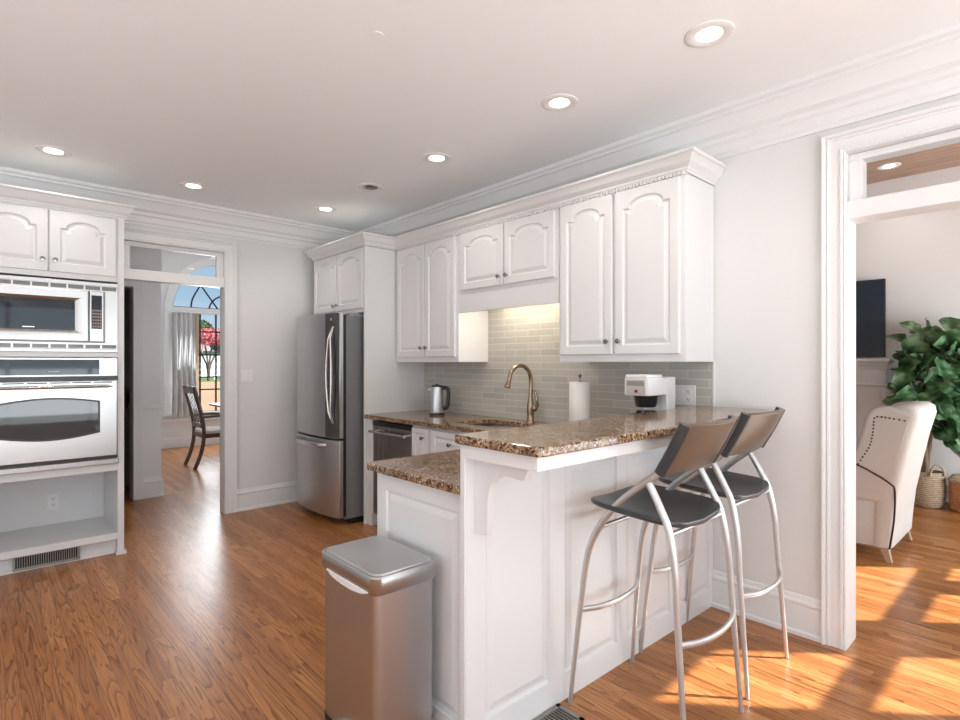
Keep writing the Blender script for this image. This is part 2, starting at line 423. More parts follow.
def door(parent, O, u, n, w, h, arch=0, kn=None, fr=.055, name='door', th=.02):
    d = mesh(name, door_mb(O, u, n, w, h, th, arch, fr), WHITE, parent, smooth=12)
    if kn is not None:
        O = Vector(O); knob(d, O+Vector(u)*kn[0]+Vector((0, 0, kn[1]))+Vector(n)*th, n)
    return d

CZ = 2.74      # kitchen ceiling
WX = 3.04      # right wall face
BY = 5.19      # back wall face
# ================================================================== SETTING
S('floor', bx(-3.1, 7.2, -2.7, 9.95, -.06, 0), FLOOR)
S('ceiling', bx(-3.1, 3.04, -2.7, 6.5, CZ, CZ+.1), CEIL)
S('ceiling_living', bx(3.184, 7.2, -1.9, 5.0, 3.28, 3.36), WOODC)
S('ceiling_dining', bx(.9, 5.2, 6.5, 9.95, 3.3, 3.4), CEIL)
DR0, DR1 = -.75, .7196      # doorway to the living room, along Y
wr = MB(); wr.box(WX, 3.184, DR1, BY+.19, 0, 3.36); wr.box(WX, 3.184, DR0, DR1, 2.42, 3.36); wr.box(WX, 3.184, -2.7, DR0, 0, 3.36)
S('wall_right', wr, WALL)
DB0, DB1 = .85, 1.628       # doorway in the back wall, along X
wb = MB(); wb.box(-3.1, DB0, BY, BY+.10, 0, CZ); wb.box(DB0, DB1, BY, BY+.10, 2.40, CZ); wb.box(DB1, WX, BY, BY+.10, 0, CZ)
S('wall_back', wb, WALL)
wl = MB(); wl.box(-3.1, -3.0, -2.7, -.1, 0, CZ); wl.box(-3.1, -3, 2.9, BY+.13, 0, CZ); wl.box(-3.1, -3, -.1, 2.9, 0, .7); wl.box(-3.1, -3, -.1, 2.9, 2.3, CZ)
S('wall_left', wl, WALL)
wf = MB(); wf.box(-3.1, -1.9, -2.7, -2.6, 0, CZ); wf.box(2.5, 3.04, -2.7, -2.6, 0, CZ); wf.box(-1.9, 2.5, -2.7, -2.6, 0, .3); wf.box(-1.9, 2.5, -2.7, -2.6, 2.35, CZ)
S('wall_front', wf, WALL)
# window frames behind the camera (they show in the oven and the refrigerator)
wm = MB()
for x in (-1.9, -.8, .3, 1.4, 2.44): wm.box(x, x+.06, -2.66, -2.6, .3, 2.35)
wm.box(-1.9, 2.5, -2.66, -2.6, .3, .36); wm.box(-1.9, 2.5, -2.66, -2.6, 2.29, 2.35)
S('window_1', wm, TRIM)
wm = MB()
for y in (-.1, .88, 1.86, 2.84): wm.box(-3.06, -3, y, y+.06, .7, 2.3)
wm.box(-3.06, -3, -.1, 2.9, .7, .76); wm.box(-3.06, -3, -.1, 2.9, 2.24, 2.3)
S('window_2', wm, TRIM)
# living room
S('wall_living_far', bx(7.0, 7.12, -1.9, 5.0, 0, 3.3), LWALL)
S('wall_living_end', bx(3.184, 7.12, 4.9, 5.0, 0, 3.3), LWALL)
LW = -1.8
ww = MB()
def wseg(x0, x1, z0, z1): ww.box(x0, x1, LW-.015, LW, z0, z1)
wseg(3.184, 4.735, 0, 3.3); wseg(5.33, 5.82, 0, 3.3); wseg(7.09, 7.12, 0, 3.3)
for a, b_ in ((4.735, 5.33), (5.82, 7.09)):
    wseg(a, b_, 0, .45); wseg(a, b_, 2.076, 2.205); wseg(a, b_, 2.62, 3.3)
wseg(6.33, 6.63, .45, 2.076)
S('wall_living_window', ww, LWALL)
# hall and dining room
DY = 9.8; DCX = 3.13; DRAD = .84; SPR = 2.24; DSILL = .55
S('wall_hall', MB().box(1.118, 1.37, 6.32, 6.46, 0, CZ).box(-1.2, .2, 6.32, 6.46, 0, CZ).box(.2, 1.118, 6.32, 6.46, 2.12, CZ), TRIM)
S('wall_dining_left', bx(1.25, 1.37, 6.46, DY, 0, 3.3), TRIM)
S('wall_hall_right', MB().box(3.04, 3.1, BY+.10, 6.5, 0, CZ).box(3.1, 4.7, 6.44, 6.5, 0, 3.3), WALL)
S('wall_dining_right', bx(4.6, 4.7, 6.5, DY, 0, 3.3), WALL)
S('wall_soffit', bx(1.37, 4.7, 6.46, 6.5, CZ, 3.3), CEIL)
S('wall_side_room', MB().box(-.9, 1.25, 8.4, 8.5, 0, CZ).box(-.9, -.8, 6.46, 8.4, 0, CZ).box(1.2, 1.245, 6.47, 8.4, 0, CZ).box(-.9, 1.25, 6.47, 8.5, CZ-.1, CZ), GREYROOM)
S('wall_hall_left', bx(-1.3, -1.2, BY+.10, 6.46, 0, CZ), WALL)
# arched window wall
wd = MB(); L0, L1 = DCX-DRAD, DCX+DRAD
wd.box(1.25, L0, DY, DY+.12, 0, 3.3); wd.box(L1, 4.7, DY, DY+.12, 0, 3.3); wd.box(L0, L1, DY, DY+.12, 0, DSILL)
arc = [(DCX+DRAD*math.cos(R(a)), SPR+DRAD*.96*math.sin(R(a))) for a in range(180, -1, -6)]
for (xa, za), (xb, zb) in zip(arc[:-1], arc[1:]):
    wd.add([(xa, DY, za), (xb, DY, zb), (xb, DY, 3.3), (xa, DY, 3.3), (xa, DY+.12, za), (xb, DY+.12, zb), (xb, DY+.12, 3.3), (xa, DY+.12, 3.3)],
           [(0, 1, 2, 3), (7, 6, 5, 4), (0, 4, 5, 1), (3, 2, 6, 7)])
S('wall_dining_window', wd, WALL)
win = thing('window_3', (DCX, DY, DSILL), kind='structure')
fm = MB(); path = [(L1, DSILL), (L1, SPR)] + [(x, z) for x, z in reversed(arc)][1:-1] + [(L0, SPR), (L0, DSILL)]
mpf = lambda a, b, d: (a, DY-d, b)
fm.sweep(path, [(-.13, 0), (-.13, .028), (-.11, .03), (-.03, .018), (0, .018), (.0, -.1), (-.02, -.1), (-.02, 0)], mpf)
mesh('window_casing', fm, TRIM, win, smooth=30)
mesh('window_rail', bx(L0, L1, DY-.015, DY+.08, SPR-.03, SPR+.035), TRIM, win)
mesh('sill', bx(L0-.14, L1+.14, DY-.05, DY+.1, DSILL-.04, DSILL), TRIM, win, bevel=.004)
mt = MB()
xg = [L0+.42, L0+.42+.25, L0+.42+.5, L0+.42+.75, L0+1.42]
for x in xg: mt.box(x-.011, x+.011, DY+.05, DY+.08, DSILL, SPR)
for z in (.92, 1.13, 1.50, 1.89): mt.box(L0+.28, L1, DY+.05, DY+.08, z-.011, z+.011)
def arcbar(cx, r, a0, a1, cz=SPR):
    mt.tube([(cx+r*math.cos(R(a)), DY+.065, cz+r*math.sin(R(a))) for a in range(a0, a1+1, 6)], .013, 6)
for q in (-1, 1):
    mt.tube(spl([(DCX+q*.56, DY+.065, SPR+.03), (DCX+q*.53, DY+.065, SPR+.2), (DCX+q*.41, DY+.065, SPR+.43)], 5), .013, 6)
    mt.tube([(DCX+q*.41, DY+.065, SPR+.43), (DCX+q*.13, DY+.065, SPR+.03)], .013, 6)
arcbar(DCX, .28, 0, 180)
arcbar(DCX, DRAD-.01, 0, 180)
mt.box(L0, L1, DY+.05, DY+.08, SPR+.02, SPR+.05)
mesh('muntin', mt, IRON, win)
mesh('side_frame', MB().box(L0+.34, L0+.39, DY+.02, DY+.1, DSILL, SPR-.02), CURTC, win)
mesh('window_glass', bx(L0, L1, DY+.09, DY+.094, DSILL, SPR+DRAD), GLASS, win)
S('trim_1', MB().box(1.37, 4.6, DY-.03, DY, .42, .46).box(1.37, 4.6, DY-.02, DY, 0, .14).box(1.37, 4.6, DY-.014, DY, .14, .16), TRIM)

# crown mouldings
CR = [(0, -.24), (.012, -.24), (.014, -.222), (.022, -.214), (.022, -.168), (.036, -.158), (.036, -.135), (.06, -.118), (.078, -.08), (.1, -.052), (.112, -.046), (.112, -.032), (.13, -.022), (.13, 0), (0, 0)]
mpz = lambda a, b, d: (a, b, CZ+d)
S('trim_2', MB().sweep([(WX, -2.6), (WX, BY), (-3.0, BY), (-3.0, -2.6)], CR, mpz, closed=True), TRIM, smooth=20)
# baseboards
BB = [(0, 0), (.026, 0), (.026, .018), (.016, .026), (.016, .15), (.020, .156), (.020, .168), (.010, .178), (.006, .195), (0, .2)]
mp0 = lambda a, b, d: (a, b, d)
S('baseboard_right', MB().sweep([(WX, DR1+.098), (WX, 1.37)], BB, mp0), TRIM, smooth=20)
S('baseboard_back', MB().sweep([(2.6, BY), (DB1+.102, BY)], BB, mp0), TRIM, smooth=20)
S('baseboard_living', MB().sweep([(7.0, -1.8), (7.0, 1.25)], BB, mp0), TRIM, smooth=20)
S('baseboard_hall', MB().sweep([(1.37, 9.7), (1.37, 6.32), (1.19, 6.32)], BB, mp0), TRIM, smooth=20)

# doorway casings with transoms (structure)
def doorway(name, axis, c0, c1, face, depth, sgn, cw=.115):
    """opening from c0 to c1 along the wall; face = room-side plane; sgn = direction out of the wall towards the kitchen"""
    if axis == 'Y': mp = lambda a, b, d: (face+sgn*d, a, b)
    else: mp = lambda a, b, d: (a, face+sgn*d, b)
    t_ = thing(name, mp((c0+c1)/2, 0, 0), kind='structure')
    prof = [(0, 0), (0, .018), (.006, .022), (.012, .018), (.018, .023), (.028, .023), (.03, .017), (.075, .019), (.08, .026), (.088, .028), (.092, .022), (.098, .030), (.108, .034), (.115, .034), (.115, 0)]
    prof = [(o*cw/.115, d) for o, d in prof]
    HT = 2.365
    path = [(c0, 0), (c0, HT), (c1, HT), (c1, 0)]
    mesh('casing', MB().sweep(path, prof, mp), TRIM, t_, smooth=20)
    mp2 = (lambda a, b, d: (face-sgn*(depth+d), a, b)) if axis == 'Y' else (lambda a, b, d: (a, face-sgn*(depth+d), b))
    mesh('casing', MB().sweep(path, prof, mp2), TRIM, t_, smooth=20)
    j = MB()
    def bb(a0, a1, d0, d1, z0, z1):
        p, q = mp(a0, z0, -d0), mp(a1, z1, -d1); j.box(p[0], q[0], p[1], q[1], z0, z1)
    bb(c0-.02, c0+.001, 0, depth, 0, HT); bb(c1-.001, c1+.02, 0, depth, 0, HT); bb(c0, c1, 0, depth, HT, HT+.04)
    mesh('jamb', j, TRIM, t_)
    j = MB(); m0, m1 = .03, depth-.03
    def fr(a0, a1, z0, z1, d0=m0, d1=m1):
        p, q = mp(a0, z0, -d0), mp(a1, z1, -d1); j.box(p[0], q[0], p[1], q[1], z0, z1)
    fr(c0, c1, 2.05, 2.135, 0, depth)
    fr(c0+.0012, c0+.055, 2.135, 2.33); fr(c1-.055, c1-.0012, 2.135, 2.33); fr(c0+.0012, c1-.0012, 2.33, HT-.001)
    tf = mesh('transom_frame', j, TRIM, t_, bevel=.003)
    j = MB(); fr(c0+.05, c1-.05, 2.13, 2.335, depth/2-.003, depth/2+.003)
    mesh('transom_glass', j, GLASS, tf)
    return t_
doorway('door_1', 'Y', DR0, DR1, WX, .144, -1, .098)
doorway('door_2', 'X', DB0, DB1, BY, .10, -1, .102)
# side-room door casing in the hall
S('door_3', MB().box(1.118, 1.2, 6.29, 6.32, 0, 2.13).box(.2, 1.2, 6.29, 6.32, 2.12, 2.21).box(.1, .2, 6.29, 6.32, 0, 2.21), TRIM, bevel=.004)
# hall pier panelling
S('trim_3', MB().box(1.2, 1.375, 6.295, 6.32, .90, .95).box(1.2, 1.375, 6.3, 6.32, .95, .965), TRIM, bevel=.004)

# recessed can lights
def can(x, y, z=CZ, on=True, label='', group=None):
    t_ = thing('recessed_light', (x, y, z), label, 'ceiling light', group)
    mesh('trim_ring', MB().lathe([(.052, 0), (.052, -.002), (.066, -.006), (.085, -.008), (.096, -.004), (.096, 0)], (x, y, z), 32), PLASW, t_)
    if on:
        mesh('lens', MB().lathe([(.001, -.003), (.045, -.003), (.052, -.002), (.052, 0)], (x, y, z), 28), EMIT, t_)
        l = bpy.data.lights.new('recessed_lamp', 'SPOT'); l.energy = 15; l.color = (1, .93, .86); l.spot_size = R(140); l.spot_blend = .8; l.shadow_soft_size = .06
        lo = bpy.data.objects.new('recessed_lamp', l); col.objects.link(lo); lo.parent = t_; lo.location = (0, 0, -.02)
    else:
        mesh('lens', MB().lathe([(.001, -.012), (.03, -.012), (.04, -.003), (.055, -.004), (.062, 0)], (x, y, z), 28), NICKEL, t_)
    return t_
can(2.243, 1.02, label='round recessed ceiling light nearest the living room doorway, over the bar')
can(2.251, 1.825, label='round recessed ceiling light second from the living room doorway')
can(2.253, 2.875, label='round recessed ceiling light third from the living room doorway, before the swivel one')
can(2.245, 3.70, on=False, label='small unlit metal swivel ceiling light in the row along the cabinets')
can(2.27, 4.50, label='round recessed ceiling light in front of the refrigerator cabinet')
can(1.22, 4.61, label='round recessed ceiling light in front of the glazed transom doorway')
can(.351, 4.463, label='round recessed ceiling light above the oven tower')
can(6.5, 1.19, 3.28, label='round recessed light in the stained wood living room ceiling')
mesh('ceiling_cover_plate', MB().lathe([(.001, -.002), (.026, -.002), (.028, -.0005), (.028, 0)], (1.228, 1.968, CZ), 24), CEIL, label='small round blank cover plate on the white ceiling', cat='cover plate')

# ================================================================== UPPER CABINETS
XF = 2.71; UB = 1.372; UT = 2.358
def upper(y0, y1, zb, doors, label, valance=0):
    t_ = thing('upper_cabinet', ((XF+WX)/2, (y0+y1)/2, zb), label, 'kitchen cabinet')
    m = MB().box(XF, WX-.004, y0, y1, zb+valance, UT)
    if valance: m.box(XF, XF+.02, y0, y1, zb, zb+valance)
    mesh('body', m, WHITE, t_, bevel=.002)
    for (a, b, z0, z1, arch, kn) in doors:
        door(t_, (XF, b, z0), (0, -1, 0), (-1, 0, 0), b-a, z1-z0, arch, kn, fr=.05)
    return t_
upper(1.355, 2.198, UB, [(1.385, 1.775, 1.415, 2.345, .055, (.03, .075)), (1.795, 2.175, 1.415, 2.345, .055, (.35, .075))],
      'white wall cabinet with two tall arched doors nearest the living room doorway')
upper(2.202, 3.183, 1.75, [(2.225, 2.675, 1.915, 2.345, .05, (.03, .06)), (2.69, 3.145, 1.915, 2.345, .05, (.425, .06))],
      'white wall cabinet with two short arched doors over the sink', valance=.14)
upper(3.187, 4.036, UB, [(3.215, 3.595, 1.415, 2.345, .055, (.03, .075)), (3.605, 4.005, 1.415, 2.345, .055, (.37, .075))],
      'white wall cabinet with two tall arched doors beside the refrigerator cabinet')
# under-cabinet light over the sink
t_ = thing('under_cabinet_light', (2.86, 2.69, 1.885), 'slim strip light under the short cabinet over the sink', 'light')
mesh('housing', bx(2.80, 2.92, 2.35, 3.03, 1.872, 1.889), PLASW, t_)
mesh('lens', bx(2.81, 2.91, 2.37, 3.01, 1.866, 1.8725), UCL, t_)
l = bpy.data.lights.new('strip_lamp', 'AREA'); l.shape = 'RECTANGLE'; l.size = .1; l.size_y = .62; l.energy = 3.6; l.color = (1, .87, .70)
lo = bpy.data.objects.new('strip_lamp', l); col.objects.link(lo); lo.parent = t_; lo.location = (0, 0, -.024)
# refrigerator cabinet with tall side panel
FX = 2.405
t_ = thing('refrigerator_cabinet', (2.7, 4.6, 0), 'white cabinet with two small arched doors over the refrigerator and a tall side panel', 'kitchen cabinet')
mesh('body', bx(FX, WX-.004, 4.06, 5.0, 1.80, UT), WHITE, t_, bevel=.002)
mesh('side_panel', bx(FX-.01, WX-.004, 4.04, 4.06, 0, UT), WHITE, t_, bevel=.002)
mesh('side_panel', bx(FX+.02, WX-.004, 4.985, 5.005, 1.8, UT), WHITE, t_, bevel=.002)
door(t_, (FX, 4.975, 1.835), (0, -1, 0), (-1, 0, 0), .445, .515, .05, (.42, .05), fr=.05)
door(t_, (FX, 4.515, 1.835), (0, -1, 0), (-1, 0, 0), .445, .515, .05, (.025, .05), fr=.05)
# crown of the cabinets
CC = [(0, -.095), (.008, -.095), (.012, -.085), (.018, -.08), (.018, -.07), (.026, -.064), (.042, -.05), (.055, -.026), (.062, -.018), (.072, -.014), (.075, -.008), (.075, 0), (0, 0)]
CTOP = 2.455
mpc = lambda a, b, d: (a, b, CTOP+d)
t_ = thing('cabinet_crown_moulding', (2.8, 3.0, 2.36), 'white stepped crown moulding along the top of the wall cabinets', 'moulding')
mesh('crown', MB().sweep([(WX-.003, 5.004), (FX, 5.004), (FX, 4.04), (XF, 4.04), (XF, 1.355), (WX-.003, 1.355)], [(-o, d) for o, d in CC], mpc).box(XF+.001, WX-.005, 1.356, 4.04, 2.361, CTOP-.01).box(FX+.001, WX-.005, 4.041, 5.0, 2.361, CTOP-.01), WHITE, t_, smooth=20)
dm = MB(); y = 1.36
while y < 4.03:
    dm.box(XF-.02, XF-.002, y, y+.011, 2.350, 2.367); y += .022
dm.box(XF-.006, XF, 1.352, 4.03, 2.349, 2.369)
mesh('dentil_strip', dm, WHITE, t_)

# ================================================================== OVEN TOWER
TY = 4.60; TX0, TX1 = -.10, .762
tw = thing('oven_tower_cabinet', (.33, 4.9, 0), 'tall white built-in cabinet holding the microwave and wall oven', 'kitchen cabinet')
m = MB()
m.box(TX0, TX0+.04, TY, BY-.003, 0, 2.44); m.box(TX1-.04, TX1, TY, BY-.003, 0, 2.44)
m.box(TX0+.04, TX1-.04, TY, BY-.003, 1.94, 2.44)
m.box(TX0+.04, TX1-.04, TY, BY-.003, .60, .655); m.box(TX0+.04, TX1-.04, TY, BY-.003, .11, .156)
m.box(TX0+.04, TX1-.04, BY-.02, BY-.003, .15, .62); m.box(TX0+.04, TX1-.04, TY+.45, TY+.47, .65, 1.95)
m.box(TX0+.04, TX1-.04, TY+.06, TY+.08, 0, .115)
m.box(.721, TX1-.001, TY-.004, TY-.0002, 0, 2.40)
m.box(TX0+.04, TX1-.04, TY-.002, TY+.06, 1.405, 1.44)
mesh('body', m, WHITE, tw, bevel=.002)
mesh('shoe_moulding', MB().box(.712, TX1+.012, TY-.016, TY+.004, 0, .022).box(TX1, TX1+.012, TY, BY-.13, 0, .022).box(TX0, .712, TY+.045, TY+.06, 0, .018), WHITE, tw)
door(tw, (.338, TY, 1.975), (1, 0, 0), (0, -1, 0), .372, .41, .055, (.03, .075), fr=.058)
door(tw, (-.04, TY, 1.975), (1, 0, 0), (0, -1, 0), .372, .41, .055, (.342, .075), fr=.058)
mesh('crown', MB().sweep([(TX0, TY), (TX1, TY), (TX1, BY-.14)], [(-o*.85, d) for o, d in CC], lambda a, b, d: (a, b, 2.49+d)).box(TX0, TX1, TY, BY-.14, 2.42, 2.48), WHITE, tw, smooth=20)
# heating register in the toe kick
rg = thing('toe_kick_register', (.33, TY+.05, .03), 'metal slotted heating register in the toe kick of the oven tower', 'vent')
mesh('frame', MB().box(.19, .545, TY+.036, TY+.046, .008, .024).box(.19, .545, TY+.036, TY+.046, .096, .108).box(.19, .203, TY+.036, TY+.046, .02, .1).box(.53, .545, TY+.036, TY+.046, .02, .1), REG, rg)
mesh('backing', bx(.195, .54, TY+.046, TY+.058, .012, .104), DARKGAP, rg)
m = MB()
for i in range(26): m.box(.212+i*.0122, .2155+i*.0122, TY+.037, TY+.046, .022, .098)
mesh('louvers', m, REG, rg)
rg.location.x -= .035
def outlet(parent_name, c, u, n, w=.072, h=.116, gang=1, kind='outlet', label='', cat='outlet'):
    c = Vector(c); u = Vector(u); n = Vector(n); z = Vector((0, 0, 1))
    t2 = thing(parent_name, c, label, cat)
    def pb(m2, a0, a1, z0, z1, d0, d1):
        p = c+u*a0+z*z0+n*d0; q = c+u*a1+z*z1+n*d1; m2.box(p.x, q.x, p.y, q.y, p.z, q.z)
    m2 = MB(); pb(m2, -w/2, w/2, -h/2, h/2, 0, .006); mesh('plate', m2, PLASW, t2, bevel=.002)
    for g_ in range(gang):
        o_ = (g_-(gang-1)/2)*.046
        if kind == 'outlet' or (kind == 'mixed' and g_ == gang-1):
            for zz in (-.022, .022):
                m2 = MB(); m3 = MB()
                pb(m2, o_-.015, o_+.015, zz-.014, zz+.014, .006, .009)
                for s2 in (-.006, .006): pb(m3, o_+s2-.0012, o_+s2+.0012, zz-.003, zz+.007, .009, .0095)
                pb(m3, o_-.002, o_+.002, zz-.011, zz-.007, .009, .0095)
                f_ = mesh('receptacle', m2, PLASW, t2, bevel=.003); mesh('slots', m3, DARKGAP, f_)
        else:
            m2 = MB(); pb(m2, o_-.016, o_+.016, -.033, .033, .006, .009); mesh('rocker', m2, PLASW, t2, bevel=.002)
    return t2
outlet('power_outlet', (.405, BY-.0205, .325), (1, 0, 0), (0, -1, 0), label='white duplex outlet in the open niche under the wall oven')
outlet('light_switch', (1.827, BY-.001, 1.244), (1, 0, 0), (0, -1, 0), w=.118, gang=2, kind='switch', label='white double rocker switch on the back wall beside the doorway', cat='light switch')
outlet('power_outlet', (3.0215, 1.515, 1.178), (0, -1, 0), (-1, 0, 0), w=.125, gang=2, kind='mixed', label='white outlet plate on the tile backsplash beside the coffee maker')
for x, q in ((.60, 'left'), (.635, 'right')):
    mesh('screw_cap', MB().lathe([(.001, 0), (.006, 0), (.006, -.002), (.001, -.002)], (x, BY-.0205, .345), 10, 'Y'), PLASW, label='tiny %s screw cap on the niche wall beside the outlet' % q, cat='screw cap')

# ---- microwave with trim kit
U0, U1 = -.045, .722; FY = TY-.004
mw = thing('microwave', (.34, TY, 1.44), 'built-in stainless microwave with louvered trim, above the wall oven', 'microwave')
m = MB()
m.box(U0, U1, FY-.012, FY+.02, 1.44, 1.462); m.box(U0, U1, FY-.012, FY+.02, 1.90, 1.925)
m.box(U0, U1, FY-.006, FY+.02, 1.462, 1.905)
mesh('trim_kit', m, STEELH, mw, bevel=.002)
for z0, z1 in ((1.872, 1.898), (1.467, 1.492)):
    m = MB(); m2 = MB()
    for i in range(8):
        x0 = U0+.012+i*.0945; m.box(x0, x0+.083, FY-.009, FY-.005, z0, z1)
        for k in range(6): m2.box(x0+.002, x0+.081, FY-.012, FY-.008, z0+.002+k*(z1-z0)/6.2, z0+.0035+k*(z1-z0)/6.2)
    g_ = mesh('grille', m, BLACK, mw); mesh('grille_slats', m2, REG, g_)
mb_ = mesh('body', MB().box(U0+.03, .645, FY-.022, FY-.004, 1.505, 1.862), STEELD, mw, bevel=.003)
dm = MB()
D0, D1, Z0, Z1 = -.03, .545, 1.512, 1.857
def ring(x0, x1, z0, z1, y_): return [(x0, y_, z0), (x1, y_, z0), (x1, y_, z1), (x0, y_, z1)]
dm.loft([ring(D0, D1, Z0, Z1, FY-.022), ring(D0, D1, Z0, Z1, FY-.052), ring(D0+.004, D1-.004, Z0+.004, Z1-.004, FY-.056), ring(D0+.05, .505, 1.565, 1.805, FY-.056), ring(D0+.062, .47, 1.588, 1.785, FY-.040)], cap=False)
dd = mesh('door', dm, STEELH, mw)
mesh('window', bx(D0+.06, .472, FY-.042, FY-.038, 1.586, 1.787), BGLASS, dd)
mesh('control_panel', bx(.552, .632, FY-.05, FY-.02, 1.512, 1.857), STEELH, mw, bevel=.003)
cp = mesh('keypad', bx(.562, .622, FY-.052, FY-.049, 1.60, 1.83), BGLASS, mw)
m = MB()
for i in range(4):
    for k in range(6): m.box(.568+i*.0135, .577+i*.0135, FY-.0528, FY-.0515, 1.61+k*.022, 1.622+k*.022)
mesh('keys', m, P('key_print', (.30, .17, .10), .3), cp)
mesh('open_button', bx(.562, .622, FY-.054, FY-.049, 1.535, 1.572), CHROME, mw, bevel=.002)
mesh('badge', bx(.20, .26, FY-.0425, FY-.0415, 1.598, 1.603), CHROME, mw)
# ---- wall oven
ov = thing('built_in_oven', (.34, TY, .655), 'built-in stainless wall oven with arched window, under the microwave', 'oven')
mesh('body', MB().box(U0, U1, FY-.01, FY+.40, .662, 1.40), STEELD, ov)
mesh('control_panel', bx(U0, U1-.004, FY-.03, FY-.008, 1.272, 1.402), STEELH, ov, bevel=.004)
cpn = mesh('display_glass', MB().box(U0+.02, .61, FY-.033, FY-.029, 1.285, 1.388), BGLASS, ov)
mesh('display_print', MB().box(.33, .39, FY-.0335, FY-.0328, 1.306, 1.311), P('pale_print', (.5, .55, .6), .4), cpn)
m = MB(); m.box(U0, U1, FY-.012, FY-.008, 1.243, 1.272)
for i in range(5): pass
mesh('vent_gap', m, BLACK, ov)
m = MB(); m.box(U0, U1-.008, FY-.045, FY-.012, .715, 1.245)
od = mesh('door', m, STEELH, ov, bevel=.006)
# arched window
def archwin(x0, x1, zb, zt, bb_, bt, n_=16):
    pts = []
    for i in range(n_+1): u_ = i/n_; pts.append((x0+(x1-x0)*u_, zb-bb_*math.sin(math.pi*u_)))
    for i in range(n_+1): u_ = 1-i/n_; pts.append((x0+(x1-x0)*u_, zt+bt*math.sin(math.pi*u_)))
    return pts
mesh('window_frame', MB().prism(archwin(.065, .612, .885, 1.105, .035, .03), 'Y', FY-.048, FY-.044), BLACK, od)
mesh('window', MB().prism(archwin(.078, .600, .897, 1.095, .034, .029), 'Y', FY-.051, FY-.047), OVENGL, od)
m = MB(); pts = [(U0+.03+(.68-U0-.03)*i/14, FY-.062-.028*math.sin(math.pi*i/14), 1.205) for i in range(15)]
m.tube(pts, .013, 12, flat=(.8, 1)); m.box(U0+.03, U0+.06, FY-.07, FY-.04, 1.193, 1.217); m.box(.655, .685, FY-.07, FY-.04, 1.193, 1.217)
mesh('handle', m, CHROME, od)
m = MB()
for i in range(6): m.box(U0+.03+i*.118, U0+.03+i*.118+.105, FY-.0465, FY-.044, 1.228, 1.236)
mesh('door_vents', m, BLACK, od)
mesh('bottom_gap', bx(U0, U1-.006, FY-.02, FY-.008, .693, .717), BLACK, ov)
mesh('bottom_trim', bx(U0, U1, FY-.04, FY-.008, .657, .694), STEELH, ov, bevel=.004)

# ================================================================== REFRIGERATOR
rf = thing('refrigerator', (2.6, 4.53, 0), 'stainless refrigerator with a bottom freezer drawer beside the back wall', 'refrigerator')
RY0, RY1 = 4.11, 4.935
mesh('body', bx(2.25, 3.0, RY0+.01, RY1-.01, .05, 1.765), P('grey_fridge_side', (.21, .21, .215), .42, .2, noise=.05), rf, bevel=.006)
def curved_door(z0, z1, dy0, dy1, mat, nm, parent, xf0=2.245, bulge=.05):
    poly = [(xf0-.01, dy1), (xf0-.01, dy0)]
    xs0 = 2.19
    n_ = 14
    front = []
    for i in range(n_+1):
        u_ = i/n_; yy = dy0+(dy1-dy0)*u_
        U = (yy-RY0)/(RY1-RY0)
        x = xs0-bulge*(1-(2*U-1)**2)
        if nm in ('door', 'freezer_drawer'):
            ed = min(u_, 1-u_)*(dy1-dy0)
            if ed < .012: x += .01*(1-ed/.012)
        front.append((x, yy))
    poly = [(xf0-.012, dy0)]+front+[(xf0-.012, dy1)]
    return mesh(nm, MB().prism(poly, 'Z', z0, z1), mat, parent, smooth=30, bevel=.002)
dr = curved_door(.735, 1.785, RY0, RY1, STEEL, 'door', rf)
dz = curved_door(.07, .715, RY0, RY1, STEEL, 'freezer_drawer', rf)
# darker control strip beside the handle
def strip(z0, z1, y0, y1, mat, nm, parent, off=.0015):
    pts = []
    n_ = 6
    def fx(yy): U = (yy-RY0)/(RY1-RY0); return 2.19-.05*(1-(2*U-1)**2)
    a = [(fx(y0+(y1-y0)*i/n_)-off, y0+(y1-y0)*i/n_) for i in range(n_+1)]
    b = [(fx(y0+(y1-y0)*i/n_)+.001, y0+(y1-y0)*i/n_) for i in range(n_, -1, -1)]
    return mesh(nm, MB().prism(a+b, 'Z', z0, z1), mat, parent)
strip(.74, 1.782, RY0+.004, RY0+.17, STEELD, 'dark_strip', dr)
def fxx(yy): U = (yy-RY0)/(RY1-RY0); return 2.19-.05*(1-(2*U-1)**2)
yc = RY0+.052
m = MB()
for sgn, amp in ((1, .066), (-1, .022)):
    pts = []
    for i in range(17):
        u_ = i/16; zz = 0.858+.81*u_; sh = math.sin(math.pi*u_)
        pts.append((fxx(yc)-.010-.032*min(1, 3*sh), yc+sgn*amp*sh, zz))
    m.tube(pts, .0085, 10)
mesh('handle', m, CHROME, dr)
mesh('handle_inlay', MB().loft([[(fxx(yc)-.003, yc-.022*math.sin(math.pi*i/16), 0.858+.81*i/16), (fxx(yc)-.003, yc+.055*math.sin(math.pi*i/16), 0.858+.81*i/16), (fxx(yc)-.001, yc+.055*math.sin(math.pi*i/16), 0.858+.81*i/16), (fxx(yc)-.001, yc-.022*math.sin(math.pi*i/16), 0.858+.81*i/16)] for i in range(1, 16)]), BLACK, dr)
mesh('badge', MB().lathe([(.001, 0), (.011, 0), (.011, -.002), (.001, -.002)], (fxx(RY0+.09)-.002, RY0+.09, 1.73), 16, 'X'), CHROME, dr)
m = MB(); pts = []
for i in range(15):
    u_ = i/14; yy = RY0+.14+.56*u_; pts.append((fxx(yy)-.012-.035*min(1, 4*math.sin(math.pi*u_)), yy, .668))
m.tube(pts, .017, 12, flat=(1, .45)); mesh('handle', m, CHROME, dz)
mesh('gasket', bx(2.225, 2.26, RY0+.004, RY1-.004, .08, 1.77), BLACK, rf)
